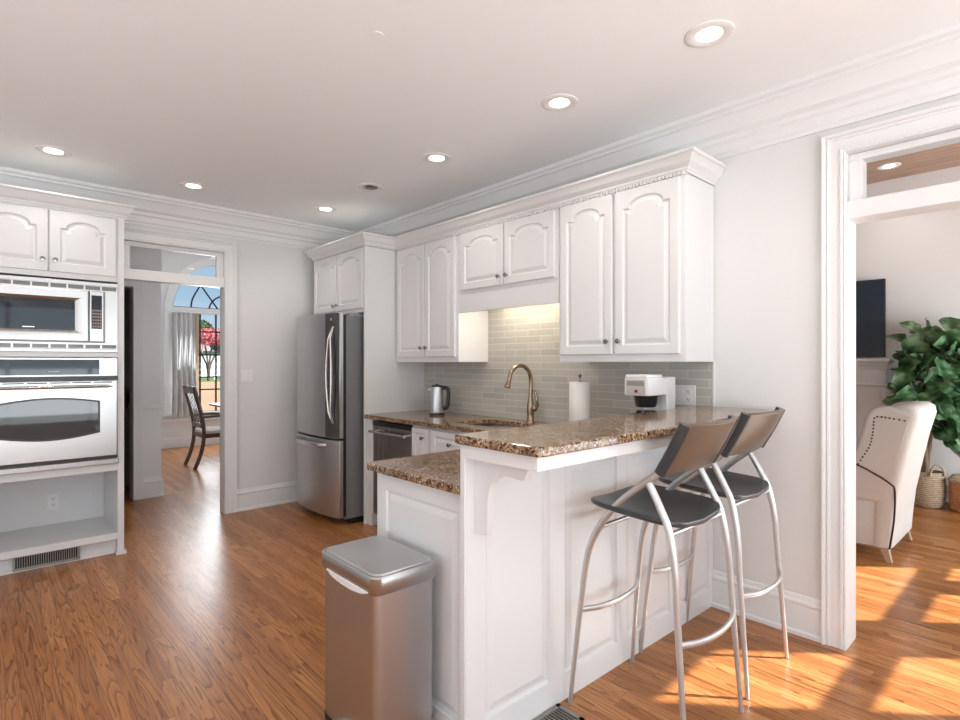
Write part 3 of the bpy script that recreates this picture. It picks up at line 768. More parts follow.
mesh('hinge_cover', bx(2.30, 2.45, RY0+.02, RY0+.10, 1.765, 1.79), P('hinge_grey', (.3, .3, .3), .5), rf, bevel=.004)
mesh('kick_grille', bx(2.32, 2.95, RY0+.02, RY1-.02, .0, .06), BLACK, rf)

# ================================================================== SINK RUN
CT = .932; CTH = .032
BX = 2.43
t_ = thing('dishwasher', (2.7, 3.67, 0), 'stainless dishwasher with a bar handle beside the refrigerator panel', 'dishwasher')
mesh('body', bx(2.47, 3.0, 3.40, 3.95, .1, .893), DARKGAP, t_)
dwd = mesh('door', bx(2.425, 2.47, 3.397, 3.957, .11, .883), steel('dishwasher_steel', (.42, .40, .38), .24), t_, bevel=.004)
mesh('control_strip', bx(2.422, 2.426, 3.40, 3.954, .845, .88), BLACK, dwd)
m = MB(); m.tube([(2.375, 3.43, .80), (2.375, 3.985-.05, .80)], .011, 12)
m.tube([(2.43, 3.46, .80), (2.375, 3.46, .80)], .008, 8); m.tube([(2.43, 3.905, .80), (2.375, 3.905, .80)], .008, 8)
mesh('handle', m, CHROME, dwd)
mesh('kick_plate', bx(2.48, 2.5, 3.40, 3.95, 0, .1), BLACK, t_)
t_ = thing('filler_cabinet_panel', (2.5, 4.0, 0), 'narrow white filler panel between the dishwasher and refrigerator side panel', 'panel')
mesh('panel', bx(2.415, 3.0, 3.962, 4.037, 0, .898), WHITE, t_, bevel=.002)
t_ = thing('base_cabinet', (2.7, 3.27, 0), 'narrow white base cabinet right of the dishwasher', 'kitchen cabinet')
mesh('body', MB().box(BX, 3.0, 3.162, 3.394, .1, .898).box(2.5, 3.0, 3.162, 3.394, 0, .1), WHITE, t_, bevel=.002)
door(t_, (BX, 3.385, .115), (0, -1, 0), (-1, 0, 0), .205, .765, 0, (.15, .695), fr=.04)
t_ = thing('sink_base_cabinet', (2.7, 2.75, 0), 'white base cabinet under the kitchen sink', 'kitchen cabinet')
mesh('body', MB().box(BX, 2.45, 2.10, 3.158, .1, .898).box(2.5, 2.52, 2.10, 3.158, 0, .1).box(BX, 3.0, 3.14, 3.158, .1, .898).box(BX, 3.0, 2.10, 2.12, .1, .898).box(BX, 3.0, 2.1, 3.158, .1, .12), WHITE, t_, bevel=.002)
door(t_, (BX, 3.15, .115), (0, -1, 0), (-1, 0, 0), .50, .765, 0, (.23, .68), fr=.045)
door(t_, (BX, 2.645, .115), (0, -1, 0), (-1, 0, 0), .50, .765, 0, (.1, .68), fr=.045)
# sink counter with cut-out
SX0, SX1, SY0, SY1 = 2.53, 2.885, 2.42, 3.06
def plate_hole(x0, x1, y0, y1, hole, z0, z1):
    k = len(hole)//4; mid = k//2; outer = []
    cor = [(x1, y1), (x0, y1), (x0, y0), (x1, y0)]
    for q in range(4):
        for j in range(k):
            p = hole[q*k+j]; cx, cy = cor[q]
            if j == mid: outer.append((cx, cy))
            elif (j < mid) == (q % 2 == 0): outer.append((cx, p[1]))
            else: outer.append((p[0], cy))
    def z(ps, zz): return [(a, b, zz) for a, b in ps]
    return MB().loft([z(outer, z1), z(outer, z0), z(hole, z0), z(hole, z1)], loop=True)
hole = rrect(SX0, SX1, SY0, SY1, .07, 7)
m = plate_hole(2.388, WX-.004, 2.083, 4.037, hole, CT-CTH, CT)
m.box(2.388, WX-.004, 1.432, 2.083, CT-CTH, CT)
mesh('sink_countertop', m, GRAN, smooth=30, label='long polished brown granite countertop around the sink along the backsplash', cat='countertop')
# sink
sk = thing('kitchen_sink', (2.7, 2.74, .72), 'undermount steel double sink in the granite counter', 'sink')
def basin(y0, y1):
    a = rrect(SX0-.004, SX1+.004, y0, y1, .06, 5); b = rrect(SX0+.02, SX1-.02, y0+.02, y1-.02, .05, 5)
    return MB().loft([[(x, y, CT-CTH-.001) for x, y in a], [(x, y, .74) for x, y in b]], cap=False)
for y0, y1 in ((SY0-.004, 2.73), (2.75, SY1+.004)):
    m = basin(y0, y1); n0 = len(m.v)//2; m.f.append(tuple(range(n0, 2*n0)))
    bs = mesh('basin', m, STEEL, sk, smooth=40)
    so = bs.modifiers.new('solid', 'SOLIDIFY'); so.thickness = .002
    mesh('drain', MB().lathe([(.001, 0), (.04, 0), (.045, .003), (.035, .004), (.001, .002)], ((SX0+SX1)/2, (y0+y1)/2, .743), 20), NICKEL, bs)
mesh('divider', bx(SX0+.005, SX1-.005, 2.728, 2.752, .80, CT-CTH-.012), STEEL, sk, bevel=.003)
# backsplash
m = MB(); m.box(WX-.018, WX-.001, 1.355, 4.038, CT+.001, UB-.001); m.box(WX-.018, WX-.001, 2.202, 3.183, UB-.001, 1.888)
S('wall_backsplash', m, TILE)
S('trim_4', bx(WX-.02, WX-.001, 1.347, 1.3545, 1.12, UB), P('tile_edge_trim', (.72, .71, .69), .3))
# faucet
fc = thing('kitchen_faucet', (2.945, 2.655, CT), 'tall brushed bronze gooseneck faucet behind the sink', 'faucet')
m = MB(); m.lathe([(.001, 0), (.032, 0), (.032, .006), (.027, .012), (.025, .06), (.028, .10), (.026, .13), (.018, .17), (.014, .20), (.001, .20)], (2.945, 2.655, CT), 22)
mesh('base', m, BRONZE, fc, smooth=50)
pts = [(2.945, 2.655, CT+.19), (2.948, 2.655, CT+.26)]
for i in range(13):
    a = math.pi*(i/12)*1.0
    pts.append((2.835+.112*math.cos(a), 2.655, CT+.31+.105*math.sin(a)))
pts += [(2.716, 2.655, CT+.31)]
m = MB(); m.tube(pts, .0148, 14); mesh('spout', m, BRONZE, fc, smooth=60)
mesh('spray_head', MB().tube([(2.722, 2.655, CT+.32), (2.714, 2.655, CT+.295), (2.705, 2.655, CT+.27), (2.702, 2.655, CT+.262)], [.0145, .017, .022, .021], 16), BRONZE, fc, smooth=50)
m = MB(); m.sphere((2.945, 2.618, CT+.105), .024)
m.tube([(2.945, 2.61, CT+.10), (2.935, 2.58, CT+.13), (2.93, 2.58, CT+.18), (2.93, 2.60, CT+.225), (2.93, 2.615, CT+.24)], [.012, .011, .010, .009, .008], 10)
mesh('handle', m, BRONZE, fc, smooth=60)
# kettle
kt = thing('electric_kettle', (2.80, 3.57, CT), 'stainless electric kettle with black handle on the sink counter', 'kettle')
mesh('base', MB().lathe([(.001, .001), (.066, .001), (.066, .012), (.06, .018), (.001, .018)], (2.80, 3.57, CT), 26), BLACK, kt)
mesh('body', MB().lathe([(.001, .02), (.060, .02), (.061, .04), (.056, .13), (.052, .225), (.050, .235), (.001, .236)], (2.80, 3.57, CT), 30), STEEL, kt, smooth=50)
mesh('lid', MB().lathe([(.001, .236), (.049, .236), (.045, .247), (.02, .252), (.012, .258), (.001, .259)], (2.80, 3.57, CT), 26), BLACK, kt, smooth=50)
mesh('spout', MB().prism([(2.752, 3.59), (2.735, 3.615), (2.755, 3.61), (2.77, 3.60)], 'Z', CT+.205, CT+.222), STEELD, kt)
hx, hy = .52, -.854
m = MB()
pts = [(.045, .225), (.075, .228), (.098, .218), (.102, .18), (.100, .13), (.096, .085), (.082, .06), (.055, .055)]
m.tube([(2.80+hx*r_*1.0, 3.57+hy*r_*1.0, CT+z_) for r_, z_ in pts], .017, 10, flat=(1, 1.1)); mesh('handle', m, BLACK, kt, smooth=60)
# paper towel
pt = thing('paper_towel_holder', (2.82, 2.12, CT), 'white paper towel roll on an upright holder behind the bar', 'paper towel roll')
mesh('base', MB().lathe([(.001, 0), (.075, 0), (.075, .01), (.06, .014), (.001, .014)], (2.82, 2.12, CT), 26), NICKEL, pt)
mesh('roll', MB().lathe([(.02, .016), (.066, .016), (.068, .02), (.068, .308), (.066, .312), (.02, .312)], (2.82, 2.12, CT), 30), PAPER, pt, smooth=40)
mesh('post', MB().lathe([(.006, .01), (.006, .335), (.004, .34), (.010, .345), (.012, .355), (.006, .362), (.001, .363)], (2.82, 2.12, CT), 12), NICKEL, pt, smooth=40)
# coffee maker
cx0, cx1, cy0, cy1 = 2.585, 2.876, 1.50, 1.645
cm = thing('coffee_maker', ((cx0+cx1)/2, (cy0+cy1)/2, CT), 'white drip coffee maker with black carafe on the counter behind the bar', 'coffee maker')
mesh('body', MB().box(cx1-.095, cx1, cy0, cy1, CT, 1.288).box(cx0, cx1-.096, cy0, cy1, CT, CT+.05), COUNTW, cm, bevel=.005)
hd = mesh('head', MB().box(cx0, cx1-.0955, cy0, cy1, 1.19, 1.285), COUNTW, cm, bevel=.005)
mesh('lid', MB().box(cx0-.004, cx0+.16, cy0+.008, cy1-.008, 1.285, 1.302), COUNTW, hd, bevel=.004)
fp = mesh('front_panel', bx(cx0-.003, cx0+.002, cy0+.018, cy1-.012, 1.197, 1.275), P('warm_grey_panel', (.52, .46, .42), .35), hd, bevel=.001)
mesh('display', bx(cx0-.0045, cx0-.002, cy0+.026, cy1-.02, 1.243, 1.268), P('display_grey', (.30, .27, .25), .2), fp)
mesh('button', bx(cx0-.006, cx0-.002, cy0+.062, cy0+.08, 1.207, 1.222), MAHOG, fp)
ccx, ccy = cx0+.098, (cy0+cy1)/2
mesh('filter_basket', MB().lathe([(.001, 1.125), (.05, 1.125), (.056, 1.135), (.066, 1.19), (.001, 1.19)], (ccx, ccy, 0), 24), BLACK, cm)
mesh('carafe', MB().lathe([(.001, CT+.052), (.062, CT+.052), (.068, CT+.07), (.066, CT+.10), (.05, CT+.145), (.05, CT+.175), (.001, CT+.178)], (ccx, ccy, 0), 26), BGLASS, cm, smooth=50)
m = MB(); m.tube([(ccx-.05, ccy+.02, CT+.16), (ccx-.09, ccy+.03, CT+.155), (ccx-.095, ccy+.03, CT+.10), (ccx-.066, ccy+.02, CT+.075)], .008, 8, flat=(1, 1.6)); mesh('carafe_handle', m, BLACK, cm)

# ================================================================== PENINSULA
PY = 1.41; PX = 1.225
shear = lambda k: (lambda p: (p[0], p[1]+k*(3.04-p[0])*1.0, p[2]))
def shp(mb): return mb.xf(lambda p: (p[0], p[1]-.034+.0215*(3.04-p[0]), p[2]))
kw = thing('bar_back_panel', (2.1, PY, 0), 'white panelled bar wall facing the stools', 'panelled wall')
mesh('core', shp(MB().box(PX, WX-.003, PY-.004, PY+.010, 0, 1.088)), WHITE, kw)
# stiles and rails in front, raised panels in the openings
pans = [(1.31, 1.655), (1.745, 2.11), (2.19, 2.57), (2.655, 2.99)]
PZ0, PZ1 = .105, .965
m = MB()
xs = [PX]+[v for p in pans for v in p]+[WX-.003]
for i in range(0, len(xs), 2): m.box(xs[i], xs[i+1], PY-.016, PY-.003, 0, 1.088)
for a, b in pans: m.box(a, b, PY-.016, PY-.003, 0, PZ0); m.box(a, b, PY-.016, PY-.003, PZ1, 1.088)
mesh('stiles_and_rails', shp(m), WHITE, kw)
for a, b in pans:
    m = MB()
    def rg2(d, y_): return [(a+d, y_, PZ0+d), (b-d, y_, PZ0+d), (b-d, y_, PZ1-d), (a+d, y_, PZ1-d)]
    m.loft([rg2(0, PY-.016), rg2(.005, PY-.0055), rg2(.015, PY-.005), rg2(.017, PY-.007), rg2(.045, PY-.014)], cap=False)
    m.f.append(tuple(range(16, 20))); mesh('raised_panel', shp(m), WHITE, kw, smooth=0)
mesh('end_trim', shp(MB().box(PX-.006, PX+.004, PY-.014, PY+.010, 0, 1.088)), WHITE, kw, bevel=.002)
# apron under the bar top
ap = thing('bar_apron', (2.1, 1.2, 1.02), 'white flat apron board under the granite bar top', 'apron')
def shb(mb): return mb.xf(lambda p: (p[0], p[1]-.012+.008*(3.04-p[0]), p[2]))
m = MB(); m.box(1.20, WX-.003, 1.052, 1.072, 1.045, 1.0895)
m.box(1.20, 1.22, 1.072, PY-.016, 1.045, 1.0895)
mesh('front_board', shb(m), WHITE, ap, bevel=.0015)
mesh('soffit', shb(bx(1.22, WX-.003, 1.072, PY-.02, 1.07, 1.0895)), WHITE, ap)
# corbel
prof = [(1.4, .772), (1.342, .779), (1.334, .79), (1.332, .885), (1.328, .925), (1.318, .953), (1.300, .975), (1.2745, .991), (1.245, .996), (1.2195, .994), (1.195, .991), (1.176, .992), (1.163, 1.0), (1.155, 1.012), (1.148, 1.028), (1.141, 1.0445), (1.4, 1.0445)]
mesh('corbel', MB().prism(prof, 'X', 1.262, 1.290), WHITE, smooth=40, bevel=.003, label='white curved corbel bracket under the left end of the bar', cat='bracket')
# bar top
m = MB().prism([(1.19+.02, 1.025), (WX-.003, 1.025), (WX-.003, 1.495), (2.80, 1.46), (2.5, 1.425), (1.19, 1.418), (1.182, 1.405), (1.178, 1.05), (1.182, 1.035)], 'Z', 1.091, 1.122)
mesh('granite_bar_top', shb(m), GRAN, smooth=0, bevel=.006, label='raised polished brown granite bar top with the coffee maker behind it', cat='countertop')
# low counter and cabinet
m = MB().prism([(1.262, 1.430), (2.386, 1.430), (2.386, 2.082), (1.268, 2.082), (1.240, 2.076), (1.234, 2.06), (1.234, 1.45), (1.240, 1.432)], 'Z', CT-CTH, CT)
mesh('low_granite_countertop', m, GRAN, smooth=0, bevel=.006, label='lower polished granite counter on the peninsula beside the trash can', cat='countertop')
pc = thing('peninsula_cabinet', (1.8, 1.77, 0), 'white base cabinet with raised panel end under the low granite counter', 'kitchen cabinet')
mesh('body', MB().box(1.29, 2.42, 1.428, 2.045, .1, CT-CTH-.001).box(1.31, 2.42, 1.428, 1.98, 0, .1), WHITE, pc, bevel=.002)
mesh('end_panel', door_mb((1.29, 2.045, .0), (0, -1, 0), (-1, 0, 0), .615, .895, .018, 0, .07), WHITE, pc, smooth=12)
mesh('base_trim', bx(1.258, 1.272, 1.430, 2.05, 0, .075), WHITE, pc, bevel=.004)
for i in range(2):
    d_ = mesh('door', door_mb((1.32+.53*i, 2.045, .115), (1, 0, 0), (0, 1, 0), .52, .765, .02, 0, .05), WHITE, pc, smooth=12)
    knob(d_, (1.32+.53*i+.26, 2.065, .80), (0, 1, 0))

# ================================================================== TRASH CAN
tr = thing('trash_can', (1.10, 1.76, 0), 'tall rectangular stainless step trash can beside the peninsula', 'trash can')
X0, X1, Y0, Y1 = .963, 1.238, 1.562, 1.968
def rr3(d, z, r=.035): return [(x, y, z) for x, y in rrect(X0+d, X1-d, Y0+d, Y1-d, r, 6)]
mesh('body', MB().loft([rr3(.012, .02, .028), rr3(.010, .585, .03)]), STEEL, tr, smooth=40)
mesh('base', MB().loft([rr3(.010, 0, .03), rr3(.008, .022, .03)]), BLACK, tr, smooth=40)
TG = P('grey_rim', (.34, .34, .345), .35, .6)
mesh('rim', MB().loft([rr3(.006, .580, .033), rr3(.0, .590, .035), rr3(.0, .640, .035), rr3(.004, .645, .033), rr3(.012, .645, .03), rr3(.012, .61, .03)]), STEELH, tr, smooth=40)
mesh('lid', MB().loft([rr3(.013, .62, .03), rr3(.013, .645, .03), rr3(.017, .650, .028)]), STEEL, tr, smooth=40)
m = MB(); m.prism([(1.60, .590), (1.90, .590), (1.86, .574), (1.80, .566), (1.71, .566), (1.64, .574)], 'X', X0-.004, X0+.012)
mesh('lid_lip', m, PLASW, tr, bevel=.002)
mesh('hinge_box', bx(X1-.012, X1+.018, 1.66, 1.86, .43, .60), P('dark_grey_plastic', (.09, .10, .11), .5), tr, bevel=.008)
m = MB().loft([[(x, y, z) for x, y in rrect(X0-.035, X0+.02, 1.80-.06, 1.80+.06, .015, 5)] for z in (.012, .024)])
mesh('pedal', m, CHROME, tr, bevel=.002)

# ================================================================== BAR STOOLS
st = thing('bar_stool', (1.96, 1.11, 0), 'silver tube bar stool with taupe leather back, nearer the camera', 'bar stool', 'bar stools')
CXs = 1.96
def taper(pts, r0, r1, zt=.75):
    return [r0+(r1-r0)*min(1, max(0, p.z/zt)) for p in pts]
for sgn in (-1, 1):
    def X(v): return CXs+sgn*v
    fr_ = spl([(X(.228), 1.352, .002), (X(.220), 1.333, .2), (X(.212), 1.313, .386), (X(.205), 1.280, .62), (X(.203), 1.216, .752), (X(.202), 1.135, .848), (X(.200), 1.04, .93), (X(.198), .982, .98), (X(.196), .925, 1.08), (X(.194), .890, 1.14)])
    mesh('leg', MB().tube(fr_, taper(fr_, .0085, .0135), 12), TUBE, st, smooth=60)
    re_ = spl([(X(.226), .868, .002), (X(.221), .882, .196), (X(.214), .904, .489), (X(.209), .914, .643), (X(.204), .94, .779), (X(.201), .974, .852), (X(.199), 1.02, .935)])
    mesh('leg', MB().tube(re_, taper(re_, .0085, .0135), 12), TUBE, st, smooth=60)
def rail(y, z, bow, name='footrest'):
    pts = spl([(CXs-.213, y, z), (CXs-.12, y-bow*.75, z-.004), (CXs, y-bow, z-.006), (CXs+.12, y-bow*.75, z-.004), (CXs+.213, y, z)])
    mesh(name, MB().tube(pts, .0105, 12, flat=(1.15, .8)), TUBE, st, smooth=60)
rail(1.313, .390, .045); rail(.895, .405, .045)
# seat support cross bars
mesh('seat_support', MB().tube([(CXs-.205, 1.24, .727), (CXs+.205, 1.24, .727)], .009, 8), TUBE, st, smooth=60)
mesh('seat_support', MB().tube([(CXs-.205, .938, .768), (CXs+.205, .938, .768)], .009, 8), TUBE, st, smooth=60)
# seat: rounded, dished sheet
def seat_z(x, y):
    dx = (x-CXs)/.215; dy = (y-1.12)/.2
    return .788 + .028*dx*dx + .012*dy + .006*dy*dy
m = MB(); n_ = 36; rings = []
def sring(s_, dz):
    out = []
    for k in range(n_):
        a = 2*math.pi*k/n_; ca, sa = math.cos(a), math.sin(a)
        e2 = 2/(5.5 if sa < 0 else 3.6)
        x = CXs+.222*s_*math.copysign(abs(ca)**e2, ca); y = 1.115+.205*s_*math.copysign(abs(sa)**e2, sa)
        if sa < 0: y = 1.115 + (y-1.115)*(1-.05*abs(ca))
        out.append((x, y, seat_z(x, y)+dz))
    return out
m.loft([sring(.01, -.012), sring(.5, -.012), sring(.93, -.012), sring(.985, -.008), sring(1.0, 0), sring(.985, .009), sring(.93, .012), sring(.6, .012), sring(.3, .012), sring(.01, .012)])
sq = mesh('seat', m, LEATH, st, smooth=50)
# back rest: concave padded sling between the two uprights
def backring(u_):
    """u 0..1 across; returns closed section in the Y-z plane"""
    x = CXs-.212+.424*u_; dish = .045*math.sin(math.pi*u_)
    ends = 1-.35*(abs(2*u_-1)**6)
    cl = [(.975-dish*.4, .972), (.955-dish*.7, 1.01), (.93-dish, 1.06), (.905-dish, 1.11), (.890-dish, 1.140), (.883-dish, 1.156)]
    th = .0095*ends
    return [(x, y-th, z-th*.4) for y, z in cl]+[(x, y+th, z+th*.4) for y, z in cl[::-1]]
m = MB(); m.loft([backring(i/20) for i in range(21)]); bk = mesh('backrest', m, TAUPE, st, smooth=50, bevel=.003)
for sgn in (-1, 1):
    pts = spl([(CXs+sgn*.198, .978, .975), (CXs+sgn*.198, .93, 1.06), (CXs+sgn*.197, .893, 1.135), (CXs+sgn*.197, .884, 1.156)])
    mesh('side_sleeve', MB().tube(pts, .021, 12, flat=(1, .9)), LEATH, bk, smooth=60)
    mesh('piping', MB().tube([(p.x-sgn*.026, p.y-.012, p.z-.004) for p in pts], .0025, 6), PIPING, bk, smooth=60)
s2 = copy_tree(st); s2.location = (2.518, 1.128, 0)
s2['label'] = 'silver tube bar stool with taupe leather back, farther one by the doorway wall'
del st['group']; del s2['group']; st['group'] = s2['group'] = 'bar stools at the raised bar'

# floor register
fr_ = thing('floor_register', (1.62, 1.33, 0), 'metal slotted floor register at the foot of the bar wall', 'vent')
a0, a1, b0, b1 = 1.40, 1.70, 1.255, 1.385
mesh('frame', MB().box(a0, a1, b0, b0+.018, .0, .006).box(a0, a1, b1-.018, b1, .0, .006).box(a0, a0+.02, b0, b1, 0, .006).box(a1-.02, a1, b0, b1, 0, .006), REG, fr_)
mesh('backing', bx(a0+.01, a1-.01, b0+.01, b1-.01, .0002, .002), DARKGAP, fr_)
m = MB()
for i in range(18): m.box(a0+.026+i*.0142, a0+.031+i*.0142, b0+.015, b1-.015, .001, .005)
mesh('louvers', m, REG, fr_)

# ================================================================== LIVING ROOM
fp = thing('fireplace', (6.85, 2.05, 0), 'white panelled fireplace mantel with tan stone surround', 'fireplace')
m = MB(); m.box(6.80, 6.998, 1.27, 1.55, 0, 1.12); m.box(6.80, 6.998, 2.6, 2.88, 0, 1.12); m.box(6.80, 6.998, 1.27, 2.88, 1.12, 1.34)
m.box(6.775, 6.998, 1.25, 2.9, 1.13, 1.15).box(6.78, 6.998, 1.255, 2.895, 1.30, 1.345).box(6.79, 6.8, 1.31, 1.51, .2, 1.08)
mesh('mantel_body', m, TRIM, fp, bevel=.004)
mesh('mantel_shelf', MB().box(6.70, 6.998, 1.22, 2.93, 1.375, 1.41).box(6.74, 6.998, 1.24, 2.91, 1.345, 1.375), TRIM, fp, bevel=.006)
mesh('stone_surround', MB().box(6.84, 6.998, 1.55, 1.78, 0, 1.12).box(6.84, 6.998, 2.37, 2.6, 0, 1.12).box(6.84, 6.998, 1.78, 2.37, .80, 1.12), MARBLE, fp)
mesh('firebox', bx(6.95, 6.998, 1.78, 2.37, 0, .8), DARKGAP, fp)
tvv = thing('television', (6.86, 2.05, 1.411), 'black flat screen television standing on the fireplace mantel', 'television')
mesh('bezel', bx(6.845, 6.885, 1.285, 2.77, 1.43, 2.235), BLACK, tvv, bevel=.004)
mesh('screen', bx(6.842, 6.846, 1.297, 2.758, 1.445, 2.222), TV, tvv)
mesh('stand', MB().box(6.78, 6.93, 1.75, 2.35, 1.411, 1.418).box(6.855, 6.88, 2.0, 2.1, 1.415, 1.45), BLACK, tvv)
# wing chair
wc = thing('wing_chair', (4.93, 1.2, 0), 'beige linen wing chair with dark nailhead trim beside the fig tree', 'armchair')
AX0, AX1 = 4.55, 5.30
# seat box with skirtless base
m = MB().loft([[(x, y, z) for x, y in rrect(AX0+d, AX1-d, .80+d+sy, 1.62-d, .05, 5)] for z, d, sy in ((.085, .02, .03), (.10, .0, .02), (.40, 0, .0), (.43, .02, 0))])
mesh('seat_base', m, FABRIC, wc, smooth=50)
mesh('cushion', MB().loft([[(x, y, z) for x, y in rrect(4.68+d, 5.17-d, .98, 1.66-d, .05, 5)] for z, d in ((.43, .01), (.45, 0), (.53, 0), (.55, .02))]), FABRIC, wc, smooth=50)
# arms + wings: one side panel outline in the Y-z plane
side = [(.84, .40), (1.58, .40), (1.60, .56), (1.56, .625), (1.48, .64), (1.30, .635), (1.16, .65), (1.07, .70), (1.02, .78), (.99, .90), (.965, 1.0), (.925, 1.055), (.84, 1.07), (.74, 1.05), (.69, 1.02)]
for xa, xb in ((AX0-.01, AX0+.11), (AX1-.11, AX1+.01)):
    w_ = mesh('wing', MB().prism(side, 'X', xa, xb), FABRIC, wc, smooth=50, bevel=.03)
    w_.modifiers['bevel'].segments = 4
    if xa < 4.6:
        m = MB()
        nl = spl([(.80, 1.0), (.88, 1.008), (.955, 1.005), (.975, .97), (.975, .88), (.985, .78), (1.02, .69), (1.08, .635)] , 8) if False else None
        pl = [Vector((0, a, b)) for a, b in [(.72, .975), (.82, .99), (.90, .995), (.915, .97), (.922, .88), (.94, .79), (.985, .70), (1.05, .60), (1.20, .56), (1.42, .56), (1.54, .545)]]
        ps = spl(pl, 12); acc = 0; last = ps[0]
        for p in ps[1:]:
            acc += (p-last).length; last = p
            if acc > .021: mesh('nailhead', MB().sphere((xa-.001, p.y, p.z), .0062, 8, 4), NAIL, w_, smooth=60); acc = 0
# back slab raked
def bsec(z, y, t_, ins): return [(x, yy, z) for x, yy in rrect(AX0-.009+ins, AX1+.009-ins, y, y+t_, .05, 6)]
m = MB().loft([bsec(.10, .825, .12, .0), bsec(.40, .795, .14, 0), bsec(.62, .755, .15, 0), bsec(.85, .71, .15, 0), bsec(1.0, .672, .16, .0), bsec(1.05, .68, .15, .01), bsec(1.075, .71, .10, .04)])
mesh('back', m, FABRIC, wc, smooth=60)
mesh('back_welt', MB().tube(spl([(AX0-.012, 1.25, .70), (AX0-.012, 1.03, .655), (AX0-.012, .90, .595), (AX0-.008, .825, .545), (AX0-.004, .80, .50), (AX0-.002, .805, .30), (AX0-.002, .83, .10)], 5), .006, 8), NAIL, wc)
for (x, y, sx, sy) in ((AX0+.05, .87, -.02, -.035), (AX1-.05, .87, .02, -.035), (AX0+.06, 1.54, 0, .02), (AX1-.06, 1.54, 0, .02)):
    m = MB().loft([[(x+dx*.021*k+sx*(1-q), y+dy*.021*k+sy*(1-q), z) for dx, dy in ((-1, -1), (1, -1), (1, 1), (-1, 1))] for z, k, q in ((0, .8, 0), (.05, 1.0, .5), (.10, 1.5, 1))])
    mesh('leg', m, PALEWOOD, wc, bevel=.004)
# fig tree
FXc, FYc = 6.66, .925
bk_ = thing('seagrass_basket', (FXc, FYc, 0), 'round braided seagrass basket with loop handles holding the fig tree', 'basket')
mesh('basket_body', MB().lathe([(.001, .005), (.11, .005), (.132, .05), (.142, .15), (.138, .25), (.132, .33), (.124, .335), (.124, .30), (.001, .29)], (FXc, FYc, 0), 30), SEAGRASS, bk_, smooth=60)
for sx, sy in ((-.72, -.69), (.72, .69)):
    m = MB(); hp = [Vector((FXc+sx*.13-sy*.065*math.cos(a), FYc+sy*.13+sx*.065*math.cos(a), .31+.10*math.sin(a))) for a in [math.pi*k/10 for k in range(11)]]
    m.tube(hp, .010, 8); mesh('handle', m, SEAGRASS, bk_, smooth=60)
fg = thing('fiddle_leaf_fig', (FXc, FYc, .29), 'tall fiddle leaf fig tree with broad dark leaves beside the wing chair', 'plant')
m = MB(); trunks = [spl([(FXc-.02, FYc, .29), (FXc-.03, FYc+.01, .7), (FXc+.02, FYc, 1.1), (FXc, FYc-.03, 1.58)], 6), spl([(FXc+.03, FYc+.01, .29), (FXc+.06, FYc-.04, .8), (FXc+.03, FYc-.16, 1.25), (FXc, FYc-.22, 1.5)], 6), spl([(FXc, FYc+.02, .29), (FXc-.05, FYc+.06, .65), (FXc-.07, FYc+.10, 1.0), (FXc-.08, FYc+.12, 1.3)], 6)]
for tp in trunks: m.tube(tp, [.02-.012*i/len(tp) for i in range(len(tp))], 8)
mesh('trunk', m, BARK, fg, smooth=60)
rnd = random.Random(11)
m = MB()
def leaf(base, d, L, W, droop):
    d = Vector(d).normalized(); up = Vector((0, 0, 1)); side_ = d.cross(up)
    if side_.length < .1: side_ = Vector((1, 0, 0))
    side_.normalize(); nrm_ = side_.cross(d).normalized()
    rot = Matrix.Rotation(rnd.uniform(-1.2, 1.2), 3, d); side_ = rot@side_; nrm_ = rot@nrm_
    ws = [.08, .45, .55, .62, .9, 1.0, .93, .65, .15]; rows = []
    for i, w_ in enumerate(ws):
        u_ = i/(len(ws)-1); c = base+d*(L*u_)-Vector((0, 0, 1))*droop*L*u_*u_
        wav = .03*L*math.sin(i*2.3+base.x*40)
        rows.append([c-side_*W*w_*.5+nrm_*(.16*W*w_+wav), c-side_*W*w_*.25+nrm_*.05*W*w_, c, c+side_*W*w_*.25+nrm_*.05*W*w_, c+side_*W*w_*.5+nrm_*(.16*W*w_-wav)])
    m.loft(rows, close=False, cap=False)
cands = []
for i in range(170):
    tp = trunks[rnd.choice((0, 0, 1, 1, 2))]; q = tp[rnd.randint(int(len(tp)*.42), len(tp)-1)]
    a = rnd.uniform(0, 2*math.pi); el = rnd.uniform(-.5, 1.1)
    if q.z > 1.42: el = rnd.uniform(.1, 1.3)
    r_ = rnd.uniform(.02, .22)
    d = Vector((math.cos(a)*math.cos(el), math.sin(a)*math.cos(el), math.sin(el)))
    b0 = q+d*r_
    L = rnd.uniform(.22, .35)
    e3 = b0+d*L
    if e3.x > 6.97 or (e3.y > 1.18 and e3.x > 6.62) or e3.y > 1.26 or e3.x < 6.25 or b0.z > 1.6 or b0.z < .66: continue
    leaf(b0, d, L, L*rnd.uniform(.62, .78), rnd.uniform(.05, .5))
mesh('foliage', m, LEAF, fg, smooth=60)
wb_ = thing('wicker_basket', (6.72, .62, 0), 'square copper brown wicker basket right of the fig tree basket', 'basket')
mesh('basket_body', MB().loft([[(x, y, z) for x, y in rrect(6.56+d, 6.88-d, .46+d, .76-d, .03, 4)] for z, d in ((.004, .02), (.03, .005), (.27, 0), (.275, .012), (.2, .015))]), COPWICK, wb_, smooth=40)
mesh('lid', MB().loft([[(x, y, z) for x, y in rrect(6.555+d, 6.885-d, .455+d, .765-d, .03, 4)] for z, d in ((.276, 0), (.30, 0), (.315, .04))]), SEAGRASS, wb_, smooth=40)

